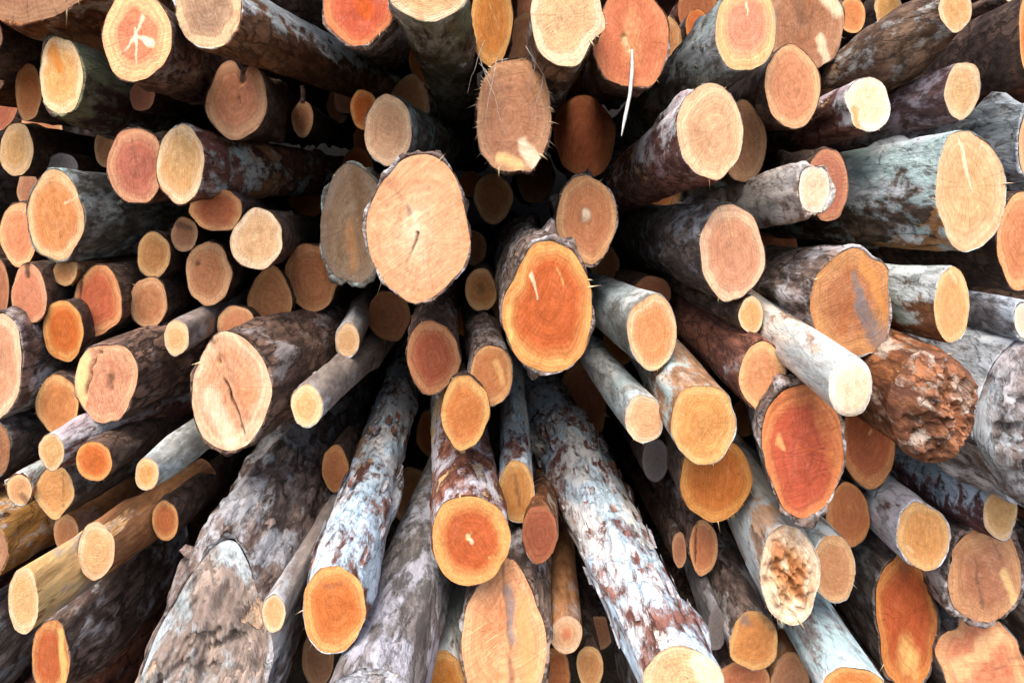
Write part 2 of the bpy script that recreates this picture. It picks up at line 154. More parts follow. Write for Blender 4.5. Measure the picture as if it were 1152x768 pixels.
FILLS = [[1146.1, 28.4, 24.9, 33.8, 1.992], [117.9, 729.3, 22.5, 33.6, 2.352], [287.1, -3.1, 21.4, 28.5, 2.135], [1133.4, 312.9, 23.5, 31.6, 2.329], [463.1, 558.5, 25.7, 33.8, 2.226], [70.6, 628.2, 24.6, 33.7, 1.94], [413.7, 662.1, 20.7, 27.2, 2.206], [111.2, 758.9, 25.2, 35.5, 2.031], [46.9, 144.1, 23.0, 32.1, 2.304], [696.9, -12.9, 20.3, 28.8, 2.351], [778.5, 697.5, 22.6, 28.6, 2.162], [19.4, 283.8, 27.3, 34.1, 1.98], [0.2, 644.0, 25.9, 34.0, 2.273], [1139.7, 192.7, 24.5, 31.1, 2.324], [389.9, 758.0, 19.8, 27.4, 2.35], [1125.9, 777.7, 28.8, 39.1, 2.018], [700.2, 754.7, 26.9, 37.8, 1.914], [524.1, 792.7, 21.9, 30.2, 2.025], [849.7, -13.3, 22.3, 30.4, 2.219], [602.6, 199.6, 21.8, 28.9, 2.32], [905.1, 719.1, 22.8, 33.1, 2.335], [785.3, 9.9, 23.1, 32.2, 2.223], [564.8, 787.3, 20.8, 30.0, 2.133], [1158.9, 796.1, 24.6, 33.4, 2.163], [-10.5, 303.7, 25.0, 34.7, 2.296], [558.9, 783.4, 31.2, 42.8, 1.874], [1114.2, 520.4, 19.9, 26.8, 2.286], [1019.0, 43.5, 20.3, 26.6, 2.22], [-2.7, 247.5, 24.5, 33.3, 2.093], [-19.6, 388.6, 23.8, 33.6, 2.181], [1029.1, 142.5, 25.5, 34.2, 2.271], [698.9, 384.1, 20.8, 26.5, 2.157], [1127.4, 344.3, 23.5, 34.3, 1.972], [-3.0, 115.4, 24.6, 31.3, 2.344], [639.5, 780.4, 22.6, 29.8, 2.074], [1037.2, 299.1, 24.2, 34.2, 2.019], [1031.3, -18.9, 25.8, 32.9, 2.297], [1166.1, 664.7, 28.5, 37.3, 1.889], [1167.6, 275.6, 28.9, 37.4, 2.028], [941.0, 710.3, 28.2, 40.3, 1.858], [344.1, 2.7, 29.2, 41.6, 1.914], [986.0, -16.0, 22.6, 33.1, 2.107], [1157.3, 579.7, 27.0, 39.3, 1.921], [594.6, 7.4, 23.5, 30.3, 2.246], [29.1, 621.9, 22.1, 32.7, 2.18], [1029.1, 774.2, 25.5, 32.1, 1.965], [-17.4, 368.7, 24.7, 36.0, 1.884], [32.7, 528.4, 22.0, 28.3, 2.156], [-18.9, 457.3, 21.7, 31.4, 2.246], [14.7, 191.1, 21.9, 27.7, 2.395], [29.8, 798.9, 14.4, 18.0, 2.378], [143.1, 744.9, 17.6, 22.9, 1.92], [695.6, 791.8, 14.8, 20.3, 2.295], [891.6, 796.7, 22.2, 30.8, 1.999], [310.8, 775.2, 22.7, 28.7, 1.952], [1128.6, 114.0, 17.4, 24.4, 2.137], [190.5, 538.0, 14.8, 21.7, 2.335], [735.5, -5.7, 17.7, 23.1, 2.335], [1162.2, 704.7, 16.0, 23.9, 2.272], [932.8, 767.8, 15.6, 20.5, 2.359], [1058.6, 796.8, 16.7, 24.4, 2.265], [486.6, 487.7, 18.2, 25.5, 2.095], [1129.6, 215.9, 21.6, 31.1, 1.986], [1151.4, -16.8, 18.4, 26.6, 2.149], [718.6, 791.4, 17.2, 21.9, 2.018], [1154.9, 101.7, 17.1, 25.2, 2.388], [1170.8, 15.1, 14.2, 20.3, 2.366], [16.5, 795.9, 17.8, 23.1, 2.245], [745.9, 45.1, 20.5, 27.3, 2.09], [944.6, -11.5, 18.1, 23.9, 2.111], [521.2, 1.5, 16.1, 22.4, 2.165], [26.3, 214.4, 22.5, 28.7, 1.941], [555.0, 223.1, 21.5, 28.2, 1.89], [634.4, 751.9, 18.2, 27.1, 1.905], [449.8, 753.8, 18.2, 24.9, 2.387], [357.9, 777.0, 17.3, 25.1, 2.026], [834.5, 798.0, 16.1, 23.7, 2.287], [674.1, 711.8, 15.2, 19.1, 1.869], [1156.4, 726.4, 14.2, 20.0, 2.135], [-15.1, 578.6, 13.8, 19.0, 2.088], [1159.2, 696.6, 13.9, 19.8, 2.096], [699.6, 559.5, 14.4, 18.7, 2.268], [1058.8, 772.1, 15.7, 19.8, 2.014], [389.1, 108.7, 13.1, 18.6, 2.014], [591.6, 47.6, 24.0, 32.1, 1.876], [346.8, 209.9, 26.6, 36.7, 2.201], [459.1, 118.9, 23.0, 32.7, 1.875], [402.0, 188.8, 17.9, 22.6, 2.014], [791.5, 385.4, 23.8, 33.1, 1.848], [483.5, 66.6, 22.0, 32.7, 2.023], [750.9, 215.5, 15.7, 21.3, 2.149], [413.3, 155.1, 15.2, 19.3, 2.276], [618.5, 274.5, 12.4, 16.1, 2.373], [525.1, 360.2, 13.8, 18.4, 2.185], [740.3, 215.4, 16.8, 24.1, 1.839], [529.1, 207.5, 12.3, 15.8, 2.1], [533.6, 278.8, 13.9, 20.7, 2.079], [380.2, 120.5, 12.9, 18.8, 2.265], [307.1, 221.4, 10.5, 13.2, 2.374], [560.1, 347.6, 15.4, 21.5, 1.978], [679.9, 296.9, 16.6, 22.4, 1.952], [784.9, 30.2, 13.5, 19.3, 2.033]]
RINGS = [[1287.0, 828.6, 81.7, 106.6, 1.232], [-159.4, -276.0, 80.3, 103.9, 1.013], [-229.9, 706.7, 97.2, 138.9, 0.996], [1377.5, 595.7, 89.3, 129.0, 1.074], [788.0, -171.8, 80.3, 107.0, 1.064], [-218.5, 377.2, 72.8, 102.3, 1.105], [256.3, -296.6, 87.2, 120.5, 0.997], [1354.3, 395.1, 76.6, 109.0, 0.951], [-225.1, -160.3, 96.1, 126.5, 1.245], [1323.0, 159.6, 76.0, 101.5, 1.1], [-215.9, 537.0, 84.5, 112.9, 1.241], [1284.6, 744.2, 62.8, 85.9, 1.023], [1368.2, -16.7, 59.2, 80.2, 1.156], [183.7, 883.5, 52.9, 68.9, 1.084], [-120.6, -79.3, 55.0, 78.8, 1.192], [415.4, -290.2, 56.1, 74.1, 1.236], [1226.0, 549.8, 52.9, 70.0, 1.088], [139.5, 879.2, 65.6, 82.5, 1.241], [1003.0, 858.0, 55.4, 74.4, 1.057], [1126.9, 854.9, 58.8, 77.6, 1.091], [1364.6, 692.3, 53.7, 68.4, 1.223], [1305.8, -230.0, 53.1, 67.5, 0.978], [-212.5, 198.8, 54.7, 76.6, 1.184], [154.0, -255.7, 63.8, 82.8, 1.199], [541.9, -289.4, 67.2, 91.6, 1.196], [759.1, 851.0, 37.9, 48.6, 1.159], [1137.3, -142.9, 38.6, 51.2, 1.099], [-119.6, -284.0, 50.5, 64.5, 1.232], [220.0, -135.5, 49.6, 67.8, 0.954], [1339.9, 213.8, 45.2, 61.7, 1.236], [74.9, -282.0, 44.4, 56.8, 1.236], [-129.6, 437.8, 37.4, 48.0, 1.066], [-75.2, 849.2, 48.2, 64.7, 1.223], [549.4, -231.3, 43.1, 56.5, 0.982], [741.7, -280.4, 46.0, 61.2, 1.179], [14.7, 885.5, 42.9, 56.1, 1.205], [28.6, 840.3, 43.5, 61.9, 1.065], [394.4, -223.8, 43.1, 55.8, 1.095], [1355.8, -148.7, 37.8, 52.3, 1.009], [180.9, 830.8, 37.6, 48.4, 0.972], [1292.4, 54.4, 39.5, 55.7, 0.993], [-73.5, 779.8, 37.8, 53.5, 0.958], [1349.4, -275.2, 37.7, 51.8, 1.247], [-53.0, -71.0, 43.5, 60.0, 1.139], [1357.2, 436.5, 39.0, 49.5, 1.238], [1189.6, -278.2, 43.7, 61.4, 1.156]]
GROUNDZ = -.25
SUNEL, SUNAZ = 55, 195
SUNSTR, SUNANG, SKYSTR, EXPO = 1.4, 40, .15, 1.6
# ---------------------------------------------------------------- scene code
VX, VY = 565.0, 235.0          # where the log axes meet in the picture
F, D0, CAMZ = 760.0, 1.8, 1.95
C = bpy.context.scene.collection
PI = math.pi

def smooth(a, b, x):
    if a == b: return 0.0 if x < a else 1.0
    t = min(1, max(0, (x-a)/(b-a))); return t*t*(3-2*t)

# ---------------------------------------------------------------- materials
class NT:
    def __init__(self, name):
        self.m = bpy.data.materials.new(name); self.m.use_nodes = True
        self.t = self.m.node_tree; self.t.nodes.clear()
    def n(self, kind, **kw):
        x = self.t.nodes.new(kind)
        for k, v in kw.items(): setattr(x, k, v)
        return x
    def link(self, a, b): self.t.links.new(a, b)
    def put(self, sock, v):
        if hasattr(v, 'is_linked') or hasattr(v, 'links'): self.link(v, sock)
        else: sock.default_value = v
    def math(self, op, a, b=None, c=None, clamp=False):
        x = self.n('ShaderNodeMath', operation=op, use_clamp=clamp)
        self.put(x.inputs[0], a)
        if b is not None: self.put(x.inputs[1], b)
        if c is not None: self.put(x.inputs[2], c)
        return x.outputs[0]
    def vmath(self, op, a, b=None, s=None):
        x = self.n('ShaderNodeVectorMath', operation=op)
        self.put(x.inputs[0], a)
        if b is not None: self.put(x.inputs[1], b)
        if s is not None: self.put(x.inputs['Scale'], s)
        return x.outputs['Value'] if op in ('LENGTH', 'DOT_PRODUCT') else x.outputs['Vector']
    def noise(self, vec, scale, detail=4, rough=.55, dist=0.0):
        x = self.n('ShaderNodeTexNoise')
        self.put(x.inputs['Vector'], vec)
        x.inputs['Scale'].default_value = scale; x.inputs['Detail'].default_value = detail
        x.inputs['Roughness'].default_value = rough; x.inputs['Distortion'].default_value = dist
        return x.outputs['Fac']
    def step(self, v, a, b, lo=0.0, hi=1.0):
        x = self.n('ShaderNodeMapRange', interpolation_type='SMOOTHSTEP')
        self.put(x.inputs[0], v)
        self.put(x.inputs[1], a); self.put(x.inputs[2], b)
        x.inputs[3].default_value = lo; x.inputs[4].default_value = hi
        return x.outputs[0]
    def mix(self, f, a, b, mode='MIX'):
        x = self.n('ShaderNodeMix', data_type='RGBA', blend_type=mode)
        self.put(x.inputs[0], f)
        for i, v in ((6, a), (7, b)):
            if isinstance(v, tuple): v = (*v[:3], 1)
            self.put(x.inputs[i], v)
        return x.outputs[2]
    def comb(self, x_, y_, z_):
        x = self.n('ShaderNodeCombineXYZ')
        for i, v in enumerate((x_, y_, z_)): self.put(x.inputs[i], v)
        return x.outputs[0]
    def sep(self, v):
        x = self.n('ShaderNodeSeparateXYZ'); self.link(v, x.inputs[0]); return x.outputs
    def finish(self, col, rough, bump=None, strength=.4, dist=.01, spec=.25, coat=None):
        b = self.n('ShaderNodeBsdfPrincipled')
        self.put(b.inputs['Base Color'], col); self.put(b.inputs['Roughness'], rough)
        b.inputs['Specular IOR Level'].default_value = spec
        if bump is not None:
            u = self.n('ShaderNodeBump'); u.inputs['Strength'].default_value = strength
            u.inputs['Distance'].default_value = dist
            self.link(bump, u.inputs['Height']); self.link(u.outputs[0], b.inputs['Normal'])
        o = self.n('ShaderNodeOutputMaterial'); self.link(b.outputs[0], o.inputs[0])
        return self.m

MATS = {}
def face_mat(name, heart, sap, sapw=.8, ring=.5, crack=.85, blot=.35, dirt=.3, grain=.5):
    k = 'cut_' + name
    if k in MATS: return MATS[k]
    sat = min(1, max(0, (.62-heart[1]/heart[0])/.3))              # the redder the heartwood, the deeper it is
    heart = (heart[0]*(.88-.04*sat), heart[1]*(.84-.14*sat), heart[2]*(.78-.04*sat)+.003)
    sap = (sap[0]*.92, sap[1]*.88, sap[2]*.92)
    t = NT('cut_wood_' + name)
    uv = t.n('ShaderNodeTexCoord').outputs['UV']
    seed = t.math('MULTIPLY', t.n('ShaderNodeObjectInfo').outputs['Random'], 97.0)
    rnd = t.n('ShaderNodeObjectInfo').outputs['Random']
    p = t.vmath('MULTIPLY_ADD', uv, (2, 2, 0)); t.t.nodes[-1].inputs[2].default_value = (-1, -1, 0)
    s = t.sep(p)
    q = t.comb(s[0], s[1], seed)                                   # disc coordinate with a seed per log
    warp = t.noise(q, 1.6, 3)
    fine = t.noise(q, 14.0, 6, .7)
    # pith a little off the middle
    off = t.comb(t.math('MULTIPLY', t.math('SUBTRACT', t.noise(t.comb(seed, 3.1, 0.0), 1.0), .5), .6),
                 t.math('MULTIPLY', t.math('SUBTRACT', t.noise(t.comb(seed, 9.7, 2.0), 1.0), .5), .6), 0.0)
    pr = t.vmath('LENGTH', t.vmath('SUBTRACT', p, off))
    rr = t.math('ADD', pr, t.math('MULTIPLY', t.math('SUBTRACT', warp, .5), .35))
    edge = t.math('ADD', t.vmath('LENGTH', t.vmath('SUBTRACT', p, t.vmath('SCALE', off, s=.8))), t.math('MULTIPLY', t.math('SUBTRACT', warp, .5), .36))
    edge = t.math('ADD', edge, t.math('MULTIPLY', t.math('SUBTRACT', fine, .5), .12))
    rings = t.math('SINE', t.math('MULTIPLY', rr, t.math('MULTIPLY_ADD', rnd, 50.0, 45.0)))
    rings2 = t.math('SINE', t.math('MULTIPLY', rr, 27.0))
    rfac = t.math('MULTIPLY_ADD', t.math('ADD', rings, rings2), .25, .5)
    rfac = t.math('MULTIPLY', rfac, t.step(fine, .2, .6, .35, 1.0))
    col = t.mix(t.step(edge, sapw-.2, sapw+.12), heart, sap)
    # blotches: paler and deeper patches of the wood
    b1 = t.noise(q, 2.3, 5, .6, .6)
    col = t.mix(t.math('MULTIPLY', t.step(b1, .5, .72), blot), col, (min(.84, heart[0]*1.18+.06), min(.72, heart[1]*1.35+.05), min(.55, heart[2]*1.5+.04)))
    b2 = t.noise(t.vmath('ADD', q, (5.2, 1.3, 7.7)), 1.9, 5, .6, .5)
    col = t.mix(t.math('MULTIPLY', t.step(b2, .5, .74), blot), col, (heart[0]*.72, heart[1]*.52, heart[2]*.4))
    col = t.mix(t.math('MULTIPLY', rfac, ring), col, tuple(c*.5 for c in heart))
    # streaks of darker, resin-soaked wood across the cut
    b3 = t.noise(t.vmath('MULTIPLY', t.vmath('ADD', q, (1.1, 4.2, 3.3)), (3.2, 1.1, 1)), 1.3, 6, .65, .8)
    col = t.mix(t.math('MULTIPLY', t.step(b3, .52, .68), blot*.9), col, (heart[0]*.8, heart[1]*.62, heart[2]*.5))
    # saw marks: long streaks in one direction
    rot = t.n('ShaderNodeVectorRotate', rotation_type='Z_AXIS'); t.link(q, rot.inputs[0])
    t.link(t.math('MULTIPLY', seed, 1.7), rot.inputs['Angle'])
    saw = t.noise(t.vmath('MULTIPLY', rot.outputs[0], (30, 1.6, 1)), 1.0, 4, .6)
    col = t.mix(t.math('MULTIPLY', t.step(saw, .48, .75), grain*.6), col, (min(.86, heart[0]*1.22+.05), min(.8, heart[1]*1.38+.04), min(.7, heart[2]*1.5+.03)))
    col = t.mix(t.math('MULTIPLY', t.step(saw, .5, .25), grain*.5), col, tuple(c*.55 for c in heart))
    # drying cracks that run out from the pith
    ss = t.sep(t.vmath('SUBTRACT', p, off))
    ang = t.math('ARCTAN2', ss[1], ss[0])
    vor = t.n('ShaderNodeTexVoronoi', voronoi_dimensions='1D', feature='DISTANCE_TO_EDGE')
    t.link(t.math('MULTIPLY_ADD', ang, 1.15, t.math('ADD', seed, t.math('MULTIPLY', t.noise(q, 7.0, 2), .16))), vor.inputs['W'])
    cr = t.math('MULTIPLY', t.math('MULTIPLY', t.step(t.math('MULTIPLY', vor.outputs['Distance'], pr), .017, .004), t.step(pr, .06, .16)),
                t.step(t.noise(t.comb(ang, seed, 0.0), 1.4, 1), .44, .52))
    cr = t.math('MULTIPLY', cr, t.step(t.noise(q, 3.0, 2), .35, .5))
    col = t.mix(t.math('MULTIPLY', cr, crack), col, (.06, .025, .012))
    # dirt and specks
    d = t.noise(q, 5.0, 6, .7)
    col = t.mix(t.math('MULTIPLY', t.step(d, .56, .75), dirt), col, (.11, .06, .035))
    sp = t.noise(q, 20.0, 4, .65)
    col = t.mix(t.math('MULTIPLY', t.step(sp, .6, .72), .55), col, (.09, .045, .025))
    # marks painted on the mesh (stains, splits, knots)
    a = t.n('ShaderNodeAttribute', attribute_name='mark')
    f = t.math('ADD', a.outputs['Alpha'], t.math('MULTIPLY', t.math('SUBTRACT', t.noise(q, 6.0, 8, .72), .5), .8))
    f = t.math('MULTIPLY', t.step(f, .12, .85), t.step(a.outputs['Alpha'], .02, .25))
    mk = t.mix(t.math('MULTIPLY', t.step(fine, .4, .7), .25), a.outputs['Color'], (.2, .1, .05))
    col = t.mix(t.math('MULTIPLY', f, t.step(saw, .25, .6, .55, .95)), col, mk)
    g = t.step(t.math('ADD', t.math('MULTIPLY', fine, .6), t.math('MULTIPLY', t.noise(q, 4.0, 6, .7), .4)), .3, .7, .74, 1.1)
    col = t.mix(1.0, col, t.comb(g, t.math('POWER', g, 1.15), t.math('POWER', g, 1.3)), 'MULTIPLY')
    hsv = t.n('ShaderNodeHueSaturation'); t.link(col, hsv.inputs['Color'])
    t.link(t.math('MULTIPLY_ADD', rnd, .012, .4925), hsv.inputs['Hue'])
    t.link(t.math('MULTIPLY_ADD', t.math('FRACT', t.math('MULTIPLY', rnd, 7.3)), .24, .9), hsv.inputs['Value'])
    t.link(t.math('MULTIPLY_ADD', t.math('FRACT', t.math('MULTIPLY', rnd, 3.7)), .2, .92), hsv.inputs['Saturation'])
    h = t.math('ADD', t.math('MULTIPLY', saw, .6), t.math('MULTIPLY', fine, .5))
    h = t.math('SUBTRACT', h, t.math('MULTIPLY', cr, 1.2))
    h = t.math('SUBTRACT', h, t.math('MULTIPLY', rfac, .15))
    MATS[k] = t.finish(hsv.outputs[0], .8, h, .55, .006, .2)
    return MATS[k]

CREAM = (.78, .55, .31)
FACES = {
 'cream': dict(heart=(.70, .43, .21), sap=(.80, .62, .38), blot=.5, dirt=.2),
 'cream2': dict(heart=(.71, .44, .22), sap=(.80, .58, .35), blot=.35, dirt=.15),
 'cream3': dict(heart=(.68, .36, .17), sap=(.78, .56, .32), blot=.5, dirt=.2),
 'main': dict(heart=(.66, .36, .155), sap=(.62, .30, .105), ring=.4, blot=.6, crack=.35, dirt=.1),
 'white': dict(heart=(.80, .66, .47), sap=(.84, .74, .58), ring=.3, blot=.5, dirt=.25),
 'yellow': dict(heart=(.68, .40, .19), sap=(.78, .53, .30), sapw=.7, dirt=.15),
 'yellow2': dict(heart=(.68, .38, .19), sap=(.79, .54, .29), sapw=.78, dirt=.2),
 'yellow3': dict(heart=(.72, .47, .25), sap=(.79, .54, .30), sapw=.8, dirt=.2, blot=.3),
 'heart': dict(heart=(.64, .27, .12), sap=(.80, .52, .23), sapw=.66, blot=.2, dirt=.1),
 'pinkcore': dict(heart=(.62, .29, .16), sap=(.78, .46, .19), sapw=.72, dirt=.2, blot=.4),
 'peach': dict(heart=(.62, .28, .11), sap=(.72, .42, .18), sapw=.8),
 'peach2': dict(heart=(.64, .31, .15), sap=(.78, .54, .31), sapw=.82),
 'peach3': dict(heart=(.68, .36, .15), sap=(.76, .48, .22), sapw=.82, dirt=.2),
 'tan': dict(heart=(.50, .25, .11), sap=(.66, .41, .20), sapw=.76),
 'tan2': dict(heart=(.56, .27, .10), sap=(.66, .40, .17), sapw=.8),
 'orange': dict(heart=(.50, .18, .075), sap=(.64, .35, .15), sapw=.78),
 'orange2': dict(heart=(.60, .23, .09), sap=(.66, .34, .16), sapw=.86),
 'orange3': dict(heart=(.60, .23, .075), sap=(.72, .42, .16), sapw=.8),
 'orange4': dict(heart=(.52, .19, .075), sap=(.54, .22, .09), sapw=.9, ring=.4, blot=.5),
 'orange5': dict(heart=(.62, .25, .08), sap=(.70, .38, .13), sapw=.8, blot=.6),
 'orangebig': dict(heart=(.52, .175, .07), sap=(.72, .42, .16), sapw=.74, ring=.2, blot=.25, crack=.2),
 'redegg': dict(heart=(.52, .145, .055), sap=(.70, .37, .14), sapw=.78, blot=.25, crack=.2, dirt=.1),
 'red': dict(heart=(.52, .155, .065), sap=(.66, .30, .11), sapw=.84, blot=.3, dirt=.15),
 'red2': dict(heart=(.52, .17, .06), sap=(.64, .30, .11), sapw=.86, dirt=.25),
 'pink': dict(heart=(.50, .17, .09), sap=(.60, .27, .13), sapw=.8, blot=.5),
 'salmon': dict(heart=(.56, .28, .13), sap=(.66, .38, .18), sapw=.8, blot=.7, grain=.9),
 'salmon2': dict(heart=(.60, .30, .13), sap=(.66, .38, .18), sapw=.9, blot=.7, grain=1.0),
 'rusty': dict(heart=(.48, .19, .07), sap=(.54, .25, .09), sapw=.85),
 'rustcut': dict(heart=(.48, .21, .10), sap=(.60, .30, .13), sapw=.7, blot=.6, crack=.7, dirt=.35),
 'dull': dict(heart=(.42, .21, .10), sap=(.50, .28, .13), sapw=.8, dirt=.45),
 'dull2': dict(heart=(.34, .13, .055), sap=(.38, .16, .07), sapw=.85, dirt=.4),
 'dull3': dict(heart=(.44, .22, .12), sap=(.56, .33, .19), sapw=.85, dirt=.45, blot=.7),
 'dull3b': dict(heart=(.54, .22, .09), sap=(.60, .32, .13), sapw=.82, dirt=.3),
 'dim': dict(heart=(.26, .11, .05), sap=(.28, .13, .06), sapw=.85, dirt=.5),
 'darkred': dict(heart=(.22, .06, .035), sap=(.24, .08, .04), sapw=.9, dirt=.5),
 'brown': dict(heart=(.30, .14, .07), sap=(.34, .18, .09), dirt=.5),
 'ash': dict(heart=(.40, .26, .16), sap=(.76, .54, .28), sapw=.8, dirt=.55, blot=.6),
 'oldgrey': dict(heart=(.30, .20, .13), sap=(.30, .23, .17), sapw=.85, dirt=.6, blot=.5),
 'grey': dict(heart=(.35, .33, .32), sap=(.40, .38, .37), dirt=.5),
 'slate': dict(heart=(.17, .15, .15), sap=(.20, .18, .17), dirt=.5),
 'greyfuzz': dict(heart=(.34, .33, .34), sap=(.42, .41, .43), dirt=.6, blot=.7),
 'rotten': dict(heart=(.24, .075, .025), sap=(.34, .14, .05), sapw=.8, dirt=.6, blot=.9, grain=1.2),
 'rottenwhite': dict(heart=(.66, .40, .2), sap=(.82, .66, .45), sapw=.6, blot=.7, dirt=.3),
 'weather': dict(heart=(.48, .36, .26), sap=(.56, .52, .48), sapw=.75, dirt=.3, blot=.7, grain=1.3, ring=.1),
}

def bark_mat(name, a, b, lichen=None, lamt=0.0, lscale=7.0, lstretch=.5, wood=None, wamt=0.0, wscale=4.0, wstretch=.35,
             lichen2=None, scaly=.6, bump=.8, contrast=1.0, upper=0.0, streak=0.0, fiss=22.0, axis='y'):
    k = 'bark_' + name
    if k in MATS: return MATS[k]
    t = NT('bark_' + name)
    if lichen: lichen = tuple(v*.9 for v in lichen)
    if lichen2: lichen2 = tuple(v*.9 for v in lichen2)
    oc = t.n('ShaderNodeTexCoord').outputs['Object']
    seed = t.math('MULTIPLY', t.n('ShaderNodeObjectInfo').outputs['Random'], 61.0)
    if axis == 'z':
        q = t.sep(oc); oc = t.comb(q[0], q[2], q[1])
    v = t.vmath('ADD', oc, t.comb(seed, t.math('MULTIPLY', seed, .37), seed))
    w = t.vmath('MULTIPLY', v, (1, .4, 1))                         # bark grain runs along the log
    n1 = t.noise(w, 9.0, 8, .68, .3)
    n2 = t.noise(w, 38.0, 6, .7)
    n3 = t.noise(t.vmath('MULTIPLY', v, (1, .16, 1)), 60.0, 4, .65)
    a = (a[0]*1.0, a[1]*.9, a[2]*.86); b = (b[0]*1.1, b[1]*.95, b[2]*.86)
    m = t.math('ADD', t.math('MULTIPLY', n1, .5), t.math('ADD', t.math('MULTIPLY', n2, .3), t.math('MULTIPLY', n3, .2)))
    col = t.mix(t.step(m, .51-.1/contrast, .51+.1/contrast), a, b)
    vo = t.n('ShaderNodeTexVoronoi', feature='DISTANCE_TO_EDGE')
    t.link(t.vmath('ADD', t.vmath('MULTIPLY', v, (1, .38, 1)), t.vmath('SCALE', t.comb(n2, n1, n3), s=.06)), vo.inputs['Vector'])
    vo.inputs['Scale'].default_value = fiss
    fis = t.math('MULTIPLY', t.step(vo.outputs['Distance'], .11, .0), t.step(n1, .4, .56))
    col = t.mix(t.math('MULTIPLY', fis, scaly), col, tuple(c*.28 for c in a))
    hgt = t.math('SUBTRACT', m, t.math('MULTIPLY', fis, .35*scaly))
    if streak:
        col = t.mix(t.math('MULTIPLY', t.step(n3, .5, .66), streak), col, tuple(c*.35 for c in a))
    if wood:
        wv = t.vmath('MULTIPLY', v, (1, wstretch, 1))
        wn = t.math('ADD', t.noise(t.vmath('ADD', wv, (3.3, 8.1, 1.7)), wscale, 6, .62, .4), t.math('MULTIPLY', t.math('SUBTRACT', n2, .5), .12))
        th = .72 - .44*wamt
        wm = t.step(wn, th-.015, th+.02)
        wc = t.mix(t.step(n3, .38, .64), tuple(c*.62 for c in wood), wood)
        wc = t.mix(t.math('MULTIPLY', t.step(n1, .5, .7), .5), wc, (wood[0]*.6, wood[1]*.42, wood[2]*.3))
        rim = t.math('SUBTRACT', t.step(wn, th-.06, th-.015), wm)
        col = t.mix(t.math('MULTIPLY', rim, .5), col, tuple(c*.35 for c in a))
        col = t.mix(wm, col, wc)
        hgt = t.math('SUBTRACT', hgt, t.math('MULTIPLY', wm, .28))
    if lichen:
        lv = t.vmath('MULTIPLY', v, (1, lstretch, 1))
        ln = t.math('ADD', t.noise(lv, lscale, 7, .66, .5), t.math('MULTIPLY', t.math('SUBTRACT', n2, .5), .42))
        if upper:
            ln = t.math('ADD', ln, t.math('MULTIPLY', t.sep(t.n('ShaderNodeTexCoord').outputs['Normal'])[2], upper*.13))
        th = .70 - .42*lamt
        lm = t.math('MULTIPLY', t.step(ln, th-.055, th+.08), .84)
        lc = lichen
        if lichen2:
            lc = t.mix(t.step(t.noise(t.vmath('ADD', lv, (9, 2, 4)), lscale*.8, 4, .6), .45, .56), lichen, lichen2)
        lc = t.mix(t.math('MULTIPLY', t.step(n2, .52, .36), .55), lc, tuple(c*.4 for c in lichen))
        lc = t.mix(t.math('MULTIPLY', t.step(n3, .53, .66), .45), lc, tuple(c*.45 for c in lichen))
        col = t.mix(lm, col, lc)
        hgt = t.math('ADD', hgt, t.math('MULTIPLY', lm, .14))
    MATS[k] = t.finish(col, .86, hgt, min(1.0, bump*1.15), .02, .2)
    return MATS[k]

